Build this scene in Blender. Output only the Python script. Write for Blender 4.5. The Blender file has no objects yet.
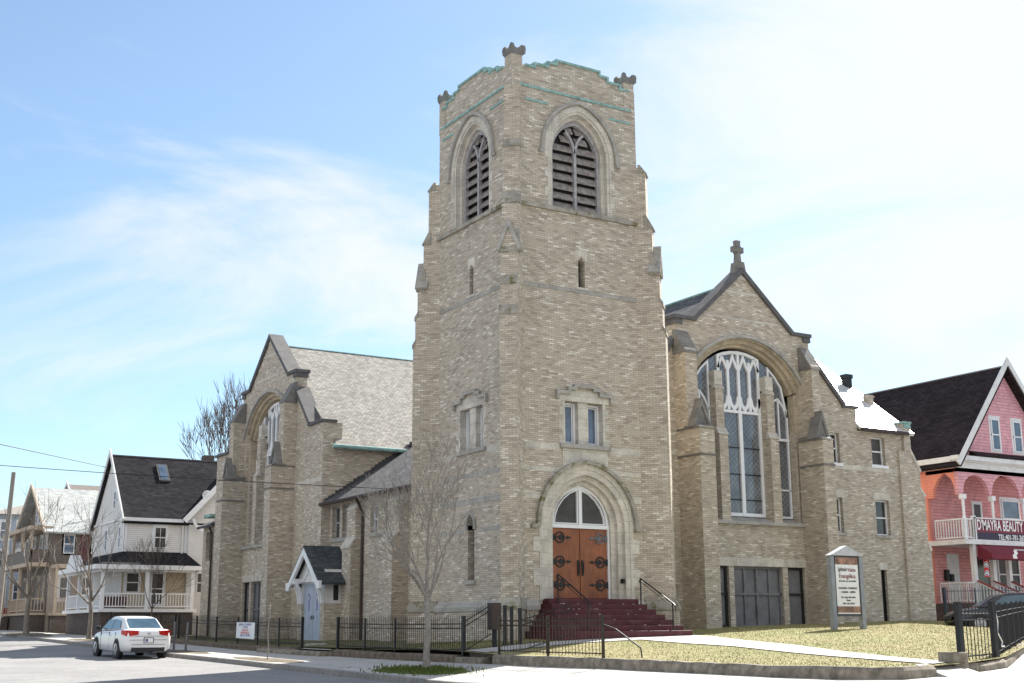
import bpy, bmesh, math, random
import numpy as np
from mathutils import Vector, Matrix
from mathutils.geometry import tessellate_polygon
random.seed(7)
sc = bpy.context.scene
col = sc.collection
R = math.radians

# ---------------------------------------------------------------- camera
yaw, pitch, roll = R(31.707), R(12.670), R(-0.342)
fw = Vector((math.sin(yaw)*math.cos(pitch), math.cos(yaw)*math.cos(pitch), math.sin(pitch)))
rt = Vector((math.cos(yaw), -math.sin(yaw), 0)); up = rt.cross(fw)
r2 = rt*math.cos(roll)+up*math.sin(roll); u2 = up*math.cos(roll)-rt*math.sin(roll)
cam = bpy.data.objects.new('camera', bpy.data.cameras.new('camera')); col.objects.link(cam)
m = Matrix((r2, u2, -fw)).transposed().to_4x4(); m.translation = Vector((-21.294, -33.861, 1.6))
cam.matrix_world = m
cam.data.sensor_width = 36; cam.data.lens = 1285.3/1024*36
cam.data.clip_start = 0.3; cam.data.clip_end = 4000
sc.camera = cam

# ---------------------------------------------------------------- sky, sun, exposure
SUN_EL, SUN_AZ = R(42), R(26)          # azimuth measured from +X toward +Y
w = bpy.data.worlds.new('World'); sc.world = w; w.use_nodes = True
nt = w.node_tree; N = nt.nodes; Lk = nt.links; N.clear()
wo = N.new('ShaderNodeOutputWorld'); bg = N.new('ShaderNodeBackground'); bg.inputs[1].default_value = 0.067
sky = N.new('ShaderNodeTexSky'); sky.sky_type = 'NISHITA'; sky.sun_disc = False
sky.sun_elevation = SUN_EL; sky.sun_rotation = R(90)-SUN_AZ
sky.air_density = 1.0; sky.dust_density = 0.5; sky.ozone_density = 1.3
tc = N.new('ShaderNodeTexCoord')
def wn(scale, loc, detail=6, rough=.6, sx=1, sy=1, sz=3.0, rot=0):
    mp = N.new('ShaderNodeMapping'); mp.inputs['Scale'].default_value = (sx, sy, sz); mp.inputs['Location'].default_value = loc
    mp.inputs['Rotation'].default_value = (0, rot, R(25))
    no = N.new('ShaderNodeTexNoise'); no.inputs['Scale'].default_value = scale; no.inputs['Detail'].default_value = detail
    no.inputs['Roughness'].default_value = rough; no.inputs['Distortion'].default_value = .7
    Lk.new(tc.outputs['Generated'], mp.inputs[0]); Lk.new(mp.outputs[0], no.inputs[0]); return no
n1 = wn(2.3, (3.9, 1.7, .4), 10, .6, sx=1.0, sy=1.0, sz=3.2, rot=R(24))
# more cloud toward the sun side of the sky
dt = N.new('ShaderNodeVectorMath'); dt.operation = 'DOT_PRODUCT'; dt.inputs[1].default_value = (math.cos(R(14)), math.sin(R(14)), 0.12)
Lk.new(tc.outputs['Generated'], dt.inputs[0])
ma = N.new('ShaderNodeMath'); ma.operation = 'MULTIPLY_ADD'; ma.inputs[1].default_value = .34; ma.inputs[2].default_value = -.225
Lk.new(dt.outputs['Value'], ma.inputs[0])
ad = N.new('ShaderNodeMath'); ad.operation = 'ADD'; Lk.new(n1.outputs[0], ad.inputs[0]); 
db = N.new('ShaderNodeVectorMath'); db.operation = 'DOT_PRODUCT'; db.inputs[1].default_value = (-.72, -.62, .2); Lk.new(tc.outputs['Generated'], db.inputs[0])  # unseen cloud added behind the camera to brighten the shaded walls
mm_ = N.new('ShaderNodeMath'); mm_.operation = 'MAXIMUM'; mm_.inputs[1].default_value = 0; Lk.new(db.outputs['Value'], mm_.inputs[0])
m2_ = N.new('ShaderNodeMath'); m2_.operation = 'MULTIPLY_ADD'; m2_.inputs[1].default_value = 1.1; Lk.new(mm_.outputs[0], m2_.inputs[0]); Lk.new(ma.outputs[0], m2_.inputs[2]); Lk.new(m2_.outputs[0], ad.inputs[1])
cr = N.new('ShaderNodeValToRGB'); cr.color_ramp.elements[0].position = .42; cr.color_ramp.elements[1].position = .70
cr.color_ramp.interpolation = 'EASE'; cr.color_ramp.elements[0].color = (.09, .09, .09, 1)
Lk.new(ad.outputs[0], cr.inputs[0])
mx = N.new('ShaderNodeMixRGB'); mx.inputs[2].default_value = (6.3, 6.4, 6.6, 1)
cl = N.new('ShaderNodeMath'); cl.operation = 'MULTIPLY'; cl.inputs[1].default_value = .85
Lk.new(cr.outputs[0], cl.inputs[0]); Lk.new(cl.outputs[0], mx.inputs[0]); ti = N.new('ShaderNodeMixRGB'); ti.blend_type = 'MULTIPLY'; ti.inputs[0].default_value = 1; ti.inputs[2].default_value = (.93, 1.07, 1.12, 1); Lk.new(sky.outputs[0], ti.inputs[1]); Lk.new(ti.outputs[0], mx.inputs[1])
Lk.new(mx.outputs[0], bg.inputs[0]); Lk.new(bg.outputs[0], wo.inputs[0])
sd = Vector((math.cos(SUN_EL)*math.cos(SUN_AZ), math.cos(SUN_EL)*math.sin(SUN_AZ), math.sin(SUN_EL)))
sun = bpy.data.objects.new('sun', bpy.data.lights.new('sun', 'SUN')); col.objects.link(sun)
sun.data.energy = 5.0; sun.data.angle = R(.53); sun.data.color = (1, .95, .87)
sun.rotation_euler = sd.to_track_quat('Z', 'Y').to_euler(); sun.location = (40, 20, 60)
sc.view_settings.view_transform = 'Standard'; sc.view_settings.look = 'None'
sc.view_settings.exposure = 1.25; sc.view_settings.gamma = 1

# ---------------------------------------------------------------- materials
MC = {}
def newmat(name):
    mt = bpy.data.materials.new(name); mt.use_nodes = True
    return mt, mt.node_tree, mt.node_tree.nodes['Principled BSDF']
def nd(t, typ, **kw):
    n = t.nodes.new(typ)
    for k, v in kw.items():
        if k in n.inputs: n.inputs[k].default_value = v
        else: setattr(n, k, v)
    return n
def surf_uv(t):
    """u along the surface's horizontal tangent, v up its slope, in metres"""
    g = nd(t, 'ShaderNodeNewGeometry')
    c = nd(t, 'ShaderNodeVectorMath', operation='CROSS_PRODUCT'); c.inputs[1].default_value = (0.0003, 0.0001, 1)
    t.links.new(g.outputs['True Normal'], c.inputs[0])
    nz = nd(t, 'ShaderNodeVectorMath', operation='NORMALIZE'); t.links.new(c.outputs[0], nz.inputs[0])
    c2 = nd(t, 'ShaderNodeVectorMath', operation='CROSS_PRODUCT'); t.links.new(g.outputs['True Normal'], c2.inputs[0]); t.links.new(nz.outputs[0], c2.inputs[1])
    d1 = nd(t, 'ShaderNodeVectorMath', operation='DOT_PRODUCT'); t.links.new(g.outputs['Position'], d1.inputs[0]); t.links.new(nz.outputs[0], d1.inputs[1])
    d2 = nd(t, 'ShaderNodeVectorMath', operation='DOT_PRODUCT'); t.links.new(g.outputs['Position'], d2.inputs[0]); t.links.new(c2.outputs[0], d2.inputs[1])
    cb = nd(t, 'ShaderNodeCombineXYZ'); t.links.new(d1.outputs['Value'], cb.inputs[0]); t.links.new(d2.outputs['Value'], cb.inputs[1])
    return cb.outputs[0], g.outputs['Position']
def cell_random(t, uv, w_, h_):
    """one random value per brick or shingle, in step with the brick texture's bond"""
    def M(op, a, b=None):
        n = nd(t, 'ShaderNodeMath', operation=op)
        for i, v in enumerate((a, b)):
            if v is None: continue
            if isinstance(v, (int, float)): n.inputs[i].default_value = v
            else: t.links.new(v, n.inputs[i])
        return n.outputs[0]
    sx = nd(t, 'ShaderNodeSeparateXYZ'); t.links.new(uv, sx.inputs[0])
    row = M('FLOOR', M('DIVIDE', sx.outputs[1], h_)); even = M('SUBTRACT', 1, M('FLOORED_MODULO', row, 2))
    colm = M('FLOOR', M('DIVIDE', M('ADD', sx.outputs[0], M('MULTIPLY', even, w_*.5)), w_))
    cb = nd(t, 'ShaderNodeCombineXYZ'); t.links.new(colm, cb.inputs[0]); t.links.new(row, cb.inputs[1])
    wn_ = nd(t, 'ShaderNodeTexWhiteNoise', noise_dimensions='3D'); t.links.new(cb.outputs[0], wn_.inputs['Vector']); return wn_.outputs['Value']
def ramp(t, src, stops, interp='LINEAR'):
    r = nd(t, 'ShaderNodeValToRGB'); e = r.color_ramp.elements; r.color_ramp.interpolation = interp
    while len(e) < len(stops): e.new(.5)
    for i, (p, c) in enumerate(stops): e[i].position = p; e[i].color = (*c, 1) if len(c) == 3 else c
    t.links.new(src, r.inputs[0]); return r.outputs[0]
def noise(t, src, scale, detail=4, rough=.55, dist=0):
    n = nd(t, 'ShaderNodeTexNoise', Scale=scale, Detail=detail, Roughness=rough, Distortion=dist)
    t.links.new(src, n.inputs['Vector']); return n.outputs[0]
def mixc(t, f, a, b, mode='MIX'):
    x = nd(t, 'ShaderNodeMixRGB', blend_type=mode)
    for i, v in enumerate((f, a, b)):
        if isinstance(v, (int, float)): x.inputs[i].default_value = v
        elif isinstance(v, tuple): x.inputs[i].default_value = (*v, 1)
        else: t.links.new(v, x.inputs[i])
    return x.outputs[0]
def bump(t, b, h, strength, dist):
    n = nd(t, 'ShaderNodeBump', Strength=strength, Distance=dist); t.links.new(h, n.inputs['Height']); t.links.new(n.outputs[0], b.inputs['Normal'])
def G(v): return (v, v, v)

def brick_mat(name, dark, mid, light, mortar, bw=.225, bh=.066, dirt=.45, pale=.76):
    mt, t, b = newmat(name); uv, pos = surf_uv(t)
    br = nd(t, 'ShaderNodeTexBrick'); br.offset = .5
    br.inputs['Scale'].default_value = 1; br.inputs['Mortar Size'].default_value = .0058; br.inputs['Mortar Smooth'].default_value = .15
    br.inputs['Bias'].default_value = 0; br.inputs['Brick Width'].default_value = bw; br.inputs['Row Height'].default_value = bh
    br.inputs['Color1'].default_value = (0, 0, 0, 1); br.inputs['Color2'].default_value = (1, 1, 1, 1); br.inputs['Mortar'].default_value = (.5, .5, .5, 1)
    t.links.new(uv, br.inputs['Vector'])
    c = ramp(t, cell_random(t, uv, bw, bh), [(0, dark), (.3, mid), (.80, tuple(x*1.13 for x in mid)), (.90, tuple(.6*x+.4*y for x, y in zip(mid, light))), (1, light)])
    n1 = noise(t, pos, .55, 6, .62); n2 = noise(t, pos, 3.1, 5, .6)
    c = mixc(t, 1, c, ramp(t, n2, [(.3, (.92, .915, .91)), (.7, (1.07, 1.07, 1.07))]), 'MULTIPLY')
    c = mixc(t, dirt, c, ramp(t, n1, [(.30, (.74, .72, .70)), (.52, G(1.)), (.75, (1.10, 1.08, 1.04))]), 'MULTIPLY')
    c = mixc(t, br.outputs['Fac'], c, mortar)
    t.links.new(c, b.inputs['Base Color']); b.inputs['Roughness'].default_value = .86
    inv = nd(t, 'ShaderNodeMath', operation='SUBTRACT'); inv.inputs[0].default_value = 1; t.links.new(br.outputs['Fac'], inv.inputs[1])
    a = nd(t, 'ShaderNodeMath', operation='MULTIPLY_ADD'); a.inputs[1].default_value = .5; t.links.new(noise(t, pos, 40, 3), a.inputs[0]); t.links.new(inv.outputs[0], a.inputs[2])
    bump(t, b, a.outputs[0], .6, .012); return mt
def stone_mat(name, c0, var=.25, dirt=.5, moss=0., rough=.85, sc_=1.0):
    mt, t, b = newmat(name); uv, pos = surf_uv(t)
    n1 = noise(t, pos, 2.2*sc_, 8, .66, .2); n2 = noise(t, pos, 26*sc_, 5, .65)
    c = ramp(t, n1, [(.28, tuple(x*(1-dirt) for x in c0)), (.5, c0), (.75, tuple(x*(1+var) for x in c0))])
    c = mixc(t, 1, c, ramp(t, n2, [(.3, G(.8)), (.7, G(1.14))]), 'MULTIPLY')
    if moss:
        f = ramp(t, noise(t, pos, 3.3, 6, .7), [(.62-moss*.2, G(0)), (.75-moss*.2, G(1))])
        c = mixc(t, f, c, (.13, .12, .035))
    # ashlar joints
    br = nd(t, 'ShaderNodeTexBrick'); br.inputs['Scale'].default_value = 1; br.inputs['Mortar Size'].default_value = .006
    br.inputs['Brick Width'].default_value = .62; br.inputs['Row Height'].default_value = .36
    br.inputs['Color1'].default_value = (.9, .9, .9, 1); br.inputs['Color2'].default_value = (1.06, 1.05, 1.03, 1); br.inputs['Mortar'].default_value = (.6, .58, .55, 1)
    t.links.new(uv, br.inputs['Vector']); c = mixc(t, 1, c, br.outputs['Color'], 'MULTIPLY')
    t.links.new(c, b.inputs['Base Color']); b.inputs['Roughness'].default_value = rough
    bump(t, b, n2, .35, .01); return mt
def plain(name, c0, rough=.6, metal=0, var=.15, scale=6, bmp=0, spec=.5, dirt=None):
    mt, t, b = newmat(name); g = nd(t, 'ShaderNodeNewGeometry'); pos = g.outputs['Position']
    n1 = noise(t, pos, scale, 6, .6)
    c = ramp(t, n1, [(.3, tuple(x*(1-var) for x in c0)), (.7, tuple(min(1, x*(1+var)) for x in c0))])
    if dirt:
        f = ramp(t, noise(t, pos, 1.7, 7, .7), [(.5, G(0)), (.72, G(.75))]); c = mixc(t, f, c, dirt)
    t.links.new(c, b.inputs['Base Color']); b.inputs['Roughness'].default_value = rough; b.inputs['Metallic'].default_value = metal
    b.inputs['Specular IOR Level'].default_value = spec
    if bmp: bump(t, b, noise(t, pos, scale*6, 4), bmp, .01)
    return mt
def shingle_mat(name, a, c2, w_=.28, h_=.16, rough=.8, spec=.4, patch=.3, missing=0):
    mt, t, b = newmat(name); uv, pos = surf_uv(t)
    br = nd(t, 'ShaderNodeTexBrick'); br.inputs['Scale'].default_value = 1; br.inputs['Mortar Size'].default_value = .008
    br.inputs['Brick Width'].default_value = w_; br.inputs['Row Height'].default_value = h_; br.inputs['Mortar Smooth'].default_value = .3
    br.inputs['Color1'].default_value = (*a, 1); br.inputs['Color2'].default_value = (*c2, 1); br.inputs['Mortar'].default_value = (*[x*.3 for x in a], 1)
    t.links.new(uv, br.inputs['Vector'])
    c0_ = mixc(t, br.outputs['Fac'], ramp(t, cell_random(t, uv, w_, h_), [(0, a), (1, c2)]), tuple(x*.35 for x in a))
    c = mixc(t, 1, c0_, ramp(t, noise(t, pos, .8, 6, .65), [(.3, G(1-patch)), (.7, G(1+patch*.7))]), 'MULTIPLY')
    c = mixc(t, 1, c, ramp(t, noise(t, pos, 30, 3), [(.3, G(.8)), (.7, G(1.15))]), 'MULTIPLY')
    t.links.new(c, b.inputs['Base Color']); b.inputs['Roughness'].default_value = rough; b.inputs['Specular IOR Level'].default_value = spec
    sx = nd(t, 'ShaderNodeSeparateXYZ'); t.links.new(uv, sx.inputs[0])
    mo = nd(t, 'ShaderNodeMath', operation='DIVIDE'); mo.inputs[1].default_value = h_; t.links.new(sx.outputs[1], mo.inputs[0])
    fr = nd(t, 'ShaderNodeMath', operation='FRACT'); t.links.new(mo.outputs[0], fr.inputs[0])
    s2 = nd(t, 'ShaderNodeMath', operation='SUBTRACT'); t.links.new(br.outputs['Fac'], s2.inputs[1]); t.links.new(fr.outputs[0], s2.inputs[0])
    bump(t, b, s2.outputs[0], .5, .02); return mt
def siding_mat(name, c0, h=.12, dirt=(.5, .45, .4), shingled=False):
    mt, t, b = newmat(name); uv, pos = surf_uv(t)
    sx = nd(t, 'ShaderNodeSeparateXYZ'); t.links.new(pos, sx.inputs[0])
    mo = nd(t, 'ShaderNodeMath', operation='DIVIDE'); mo.inputs[1].default_value = h; t.links.new(sx.outputs[2], mo.inputs[0])
    fr = nd(t, 'ShaderNodeMath', operation='FRACT'); t.links.new(mo.outputs[0], fr.inputs[0])
    c = ramp(t, noise(t, pos, 1.3, 6, .65), [(.3, tuple(x*.86 for x in c0)), (.65, c0)])
    f = ramp(t, noise(t, pos, 3.7, 7, .7), [(.66, G(0)), (.74, G(.5))]); c = mixc(t, f, c, dirt)
    ln = ramp(t, fr.outputs[0], [(0, G(.9)), (.86, G(1.)), (.93, G(.55)), (1, G(.5))])
    c = mixc(t, 1, c, ln, 'MULTIPLY')
    if shingled:
        br = nd(t, 'ShaderNodeTexBrick'); br.inputs['Scale'].default_value = 1; br.inputs['Mortar Size'].default_value = .006
        br.inputs['Brick Width'].default_value = .2; br.inputs['Row Height'].default_value = h
        br.inputs['Color1'].default_value = (.85, .85, .85, 1); br.inputs['Color2'].default_value = (1.1, 1.1, 1.1, 1); br.inputs['Mortar'].default_value = (.6, .6, .6, 1)
        t.links.new(uv, br.inputs['Vector']); c = mixc(t, 1, c, br.outputs['Color'], 'MULTIPLY')
    t.links.new(c, b.inputs['Base Color']); b.inputs['Roughness'].default_value = .62
    iv = nd(t, 'ShaderNodeMath', operation='SUBTRACT'); iv.inputs[0].default_value = 1; t.links.new(fr.outputs[0], iv.inputs[1])
    bump(t, b, iv.outputs[0], .5, .015); return mt
def glass_mat(name, c0, rough=.06, lead=0, spec=.9):
    mt, t, b = newmat(name); uv, pos = surf_uv(t)
    c = ramp(t, noise(t, pos, 1.1, 5, .6), [(.3, tuple(x*.5 for x in c0)), (.7, tuple(x*1.4 for x in c0))])
    if lead:
        mp = nd(t, 'ShaderNodeMapping'); mp.inputs['Rotation'].default_value = (0, 0, R(45)); t.links.new(uv, mp.inputs[0])
        br = nd(t, 'ShaderNodeTexBrick'); br.offset = 0; br.inputs['Scale'].default_value = 1; br.inputs['Mortar Size'].default_value = .007
        br.inputs['Brick Width'].default_value = lead; br.inputs['Row Height'].default_value = lead
        t.links.new(mp.outputs[0], br.inputs['Vector']); c = mixc(t, br.outputs['Fac'], c, (.02, .02, .02))
    t.links.new(c, b.inputs['Base Color']); b.inputs['Roughness'].default_value = rough; b.inputs['Specular IOR Level'].default_value = spec
    bump(t, b, noise(t, pos, 1.6, 3), .12, .05); return mt
def wood_mat(name, c0, c1, rough=.55):
    mt, t, b = newmat(name); g = nd(t, 'ShaderNodeNewGeometry')
    mp = nd(t, 'ShaderNodeMapping'); mp.inputs['Scale'].default_value = (9, 9, .8); t.links.new(g.outputs['Position'], mp.inputs[0])
    n = noise(t, mp.outputs[0], 3, 7, .65, .6)
    c = ramp(t, n, [(.3, c0), (.68, c1)])
    c = mixc(t, 1, c, ramp(t, noise(t, g.outputs['Position'], 1.8, 4), [(.3, G(.72)), (.7, G(1.15))]), 'MULTIPLY')
    t.links.new(c, b.inputs['Base Color']); b.inputs['Roughness'].default_value = rough; bump(t, b, n, .2, .005); return mt

BR = brick_mat('tan_brick', (.385, .33, .265), (.505, .445, .36), (.79, .74, .65), (.27, .238, .208))
ST = stone_mat('limestone', (.60, .565, .50), dirt=.3)
STD = stone_mat('weathered_stone', (.40, .385, .355), dirt=.4)
STM = stone_mat('mossy_stone', (.36, .34, .295), dirt=.4, moss=.45)
CAPD = stone_mat('dark_slate_coping', (.115, .115, .12), dirt=.35); CAPG = stone_mat('grey_cap_stone', (.20, .195, .185), dirt=.4)
CON = plain('rough_concrete', (.24, .21, .17), .92, 0, .5, 5, .9, .2, (.12, .105, .08))
COP = plain('verdigris', (.25, .42, .39), .7, 0, .35, 5, .2)
SLT = shingle_mat('grey_slate', (.055, .058, .062), (.13, .13, .135), .24, .14, .75, .3, .35)
SHL = shingle_mat('pale_shingles', (.20, .192, .175), (.34, .33, .305), .19, .13, .85, .15, .14)
SHG = shingle_mat('glaring_shingles', (.60, .60, .59), (.80, .80, .78), .30, .15, .3, .8, .1)
ASD = shingle_mat('black_asphalt_shingles', (.018, .018, .021), (.038, .038, .043), .3, .14, .95, .08, .3)
ASP = shingle_mat('near_black_shingles', (.024, .018, .02), (.045, .034, .037), .3, .14, .9, .15, .3)
ASG = shingle_mat('pale_grey_shingles', (.33, .35, .35), (.48, .5, .49), .3, .14, .85, .3, .2)
ASV = shingle_mat('green_grey_shingles', (.05, .058, .066), (.095, .105, .115), .26, .13, .85, .3, .25)
WHT = plain('white_paint', (.74, .74, .74), .5, 0, .08, 3, 0, .5, (.5, .48, .45))
WHC = plain('clean_white_paint', (.80, .81, .83), .45, 0, .05, 3)
SLV = plain('greyed_wood', (.21, .195, .18), .85, 0, .45, 7, .3)
SLVL = plain('pale_grey_wood', (.36, .35, .36), .8, 0, .3, 7, .2)
GLS = glass_mat('dark_leaded_glass', (.17, .18, .20), .10, .16)
GLB = glass_mat('blue_sky_glass', (.10, .14, .20), .05)
GLD = glass_mat('dark_glass', (.035, .032, .032), .12)
GLM = glass_mat('mesh_covered_glass', (.13, .12, .115), .4, .05, .3)
GLC = glass_mat('car_glass', (.05, .10, .14), .03)
DOORW = wood_mat('red_brown_wood', (.19, .058, .022), (.34, .115, .045), .5)
IRN = plain('black_iron', (.018, .018, .02), .5, .3, .3, 8, .1)
IRG = plain('grey_iron', (.16, .16, .17), .5, .5, .3, 8)
MAR = plain('maroon_paint', (.095, .026, .032), .65, 0, .25, 3, .1, .3, (.14, .07, .07))
BRN = plain('brown_metal', (.055, .035, .03), .55, .2, .2)
BOARD = plain('grey_boarding', (.17, .17, .18), .6, 0, .25, 2.5)
BLD = plain('pale_blue_door', (.40, .45, .56), .5, 0, .12, 3, 0, .5, (.3, .3, .34))
PUR = plain('purple_paint', (.12, .05, .33), .5)
BARK = plain('grey_bark', (.21, .18, .15), .9, 0, .45, 14, .6)
BARKL = plain('pale_twig_bark', (.26, .235, .21), .85, 0, .3, 14, .3)
BARKD = plain('brown_bark', (.12, .095, .08), .9, 0, .4, 14, .5)
RUB = plain('tyre_rubber', (.02, .02, .02), .8, 0, .2)
RIM = plain('alloy_rim', (.5, .5, .52), .3, .9, .1)
RED = plain('red_lens', (.45, .012, .01), .15, 0, .1)
CLRL = plain('clear_lens', (.7, .68, .66), .15, 0, .05)
CARW = plain('white_car_paint', (.80, .81, .83), .18, 0, .02, 1, 0, .6)
CARK = plain('black_car_paint', (.02, .022, .03), .15, 0, .05, 1, 0, .7)
BLKP = plain('black_plastic', (.02, .02, .022), .6, 0, .1)

# ---------------------------------------------------------------- mesh helpers
def S_(y0, x0=0): return ((x0, y0, 0), (1, 0, 0), (0, 0, 1), (0, -1, 0))      # faces -Y
def W_(x0, y0=0): return ((x0, y0, 0), (0, 1, 0), (0, 0, 1), (-1, 0, 0))      # faces -X
def FR(o, u, v, n): return (tuple(o), tuple(u), tuple(v), tuple(n))
def P(F, a, b, d=0):
    o, u, v, n = F
    return (o[0]+a*u[0]+b*v[0]+d*n[0], o[1]+a*u[1]+b*v[1]+d*n[1], o[2]+a*u[2]+b*v[2]+d*n[2])
SPLIT = {'stone_band', 'grey_stone_band', 'window_jamb', 'weathering_cap', 'buttress_cap', 'plinth', 'copper_string_course', 'sill_course', 'mossy_string_course',
         'pier_cap', 'saddle_bar', 'eave_bracket', 'corner_board', 'gable_wall', 'body_wall', 'porch_wall', 'photo_strip', 'porch_beam'}
class MB:
    def __init__(s): s.v = []; s.f = []; s.i = []
    def add(s, vs, fs):
        k = len(s.v); s.i.append((k, len(s.f))); s.v += [tuple(x) for x in vs]; s.f += [tuple(i+k for i in f) for f in fs]; return s
    def prism(s, F, poly, d0, d1, holes=()):
        loops = [list(poly)]+[list(h) for h in holes]
        flat = [p for l in loops for p in l]; n = len(flat)
        vs = [P(F, a, b, d0) for a, b in flat]+[P(F, a, b, d1) for a, b in flat]
        if holes or len(poly) > 4:
            tr = tessellate_polygon([[Vector((a, b, 0)) for a, b in l] for l in loops])
            fs = [tuple(t) for t in tr]+[tuple(i+n for i in reversed(t)) for t in tr]
        else:
            fs = [tuple(range(n)), tuple(range(2*n-1, n-1, -1))]
        k = 0
        for l in loops:
            L = len(l)
            for i in range(L):
                a, b = k+i, k+(i+1) % L
                fs.append((a, b, b+n, a+n))
            k += L
        return s.add(vs, fs)
    def rect(s, F, a0, a1, b0, b1, d0, d1): return s.prism(F, [(a0, b0), (a1, b0), (a1, b1), (a0, b1)], d0, d1)
    def box(s, x0, x1, y0, y1, z0, z1): return s.rect(S_(0), x0, x1, z0, z1, -y0, -y1)
    def strip(s, F, pts, wl, wr, d0, d1, closed=False):
        """band of width wl to the left and wr to the right of a polyline in the plane"""
        n = len(pts); A = []; B = []
        for i in range(n):
            p = Vector(pts[i])
            e0 = (p-Vector(pts[i-1])).normalized() if (i or closed) else None
            e1 = (Vector(pts[(i+1) % n])-p).normalized() if (i < n-1 or closed) else None
            if e0 is None: e0 = e1
            if e1 is None: e1 = e0
            n0 = Vector((-e0.y, e0.x)); n1_ = Vector((-e1.y, e1.x)); mm = (n0+n1_)
            mm = mm/max(mm.length_squared, .3)*2 if mm.length > 1e-4 else n0
            A.append(p+mm*wl); B.append(p-mm*wr)
        m_ = n if closed else n-1
        for d in (0,):
            vs = []
            for i in range(n):
                vs += [P(F, *A[i], d1), P(F, *B[i], d1), P(F, *B[i], d0), P(F, *A[i], d0)]
            fs = []
            for i in range(m_):
                a, b = 4*i, 4*((i+1) % n)
                for k in range(4): fs.append((a+k, b+k, b+(k+1) % 4, a+(k+1) % 4))
            if not closed: fs += [(0, 1, 2, 3), (4*n-1, 4*n-2, 4*n-3, 4*n-4)]
            s.add(vs, fs)
        return s
    def tube(s, pts, rad, n=6, cap=True):
        pts = [Vector(p) for p in pts]
        if isinstance(rad, (int, float)): rad = [rad]*len(pts)
        vs = []; ref = None
        for i, p in enumerate(pts):
            d = (pts[min(i+1, len(pts)-1)]-pts[max(i-1, 0)]).normalized()
            if ref is None: ref = Vector((0, 0, 1)) if abs(d.z) < .9 else Vector((1, 0, 0))
            a = d.cross(ref).normalized(); b = d.cross(a); ref = a.cross(d) if False else ref
            if abs(d.dot(ref)) > .97: ref = Vector((1, 0, 0)) if abs(d.x) < .7 else Vector((0, 1, 0)); a = d.cross(ref).normalized(); b = d.cross(a)
            for k in range(n):
                t = 2*math.pi*k/n; vs.append(p+(a*math.cos(t)+b*math.sin(t))*rad[i])
        fs = []
        for i in range(len(pts)-1):
            for k in range(n):
                a0 = i*n+k; a1 = i*n+(k+1) % n
                fs.append((a0, a1, a1+n, a0+n))
        if cap: fs += [tuple(range(n-1, -1, -1)), tuple(range((len(pts)-1)*n, len(pts)*n))]
        return s.add(vs, fs)
    def loft(s, rings, closed=True, caps=True):
        n = len(rings[0]); vs = [p for r in rings for p in r]; fs = []
        for i in range(len(rings)-1):
            for k in range(n if closed else n-1):
                a, b = i*n+k, i*n+(k+1) % n; fs.append((a, b, b+n, a+n))
        if caps: fs += [tuple(range(n-1, -1, -1)), tuple(range((len(rings)-1)*n, len(rings)*n))]
        return s.add(vs, fs)
    def build(s, name, mat, parent=None, bevel=0, smooth=False, recalc=True, split=False):
        if split or name in SPLIT:
            out = None
            for i, (a, f) in enumerate(s.i):
                b, g = s.i[i+1] if i+1 < len(s.i) else (len(s.v), len(s.f))
                q = MB(); q.v = s.v[a:b]; q.f = [tuple(k-a for k in t) for t in s.f[f:g]]; q.i = [(0, 0)]
                o = q.build1(name, mat, parent, bevel, smooth, recalc); out = out or o
            return out
        return s.build1(name, mat, parent, bevel, smooth, recalc)
    def build1(s, name, mat, parent=None, bevel=0, smooth=False, recalc=True):
        L = Vector((0, 0, 0)); q = parent
        while q is not None: L = L+Vector(q.location); q = q.parent
        me = bpy.data.meshes.new(name); me.from_pydata([(x-L.x, y-L.y, z-L.z) for x, y, z in s.v], [], s.f); me.update()
        bm = bmesh.new(); bm.from_mesh(me)
        if recalc: bmesh.ops.recalc_face_normals(bm, faces=bm.faces)
        bm.to_mesh(me); bm.free()
        me.materials.append(mat)
        if smooth: me.shade_smooth() if hasattr(me, 'shade_smooth') else None
        o = bpy.data.objects.new(name, me); col.objects.link(o)
        if parent: o.parent = parent
        if bevel:
            b = o.modifiers.new('bevel', 'BEVEL'); b.width = bevel; b.segments = 1; b.limit_method = 'ANGLE'; b.angle_limit = R(40)
        return o
def tag(o, label=None, cat=None, group=None, kind=None):
    if label: o['label'] = label
    if cat: o['category'] = cat
    if group: o['group'] = group
    if kind: o['kind'] = kind
    return o
def thing(name, label, cat, loc, group=None):
    o = bpy.data.objects.new(name, None); col.objects.link(o); o.location = loc; o.empty_display_size = .3
    return tag(o, label, cat, group)
def struct(name, mb, mat): return tag(mb.build(name, mat), kind='structure')

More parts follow.
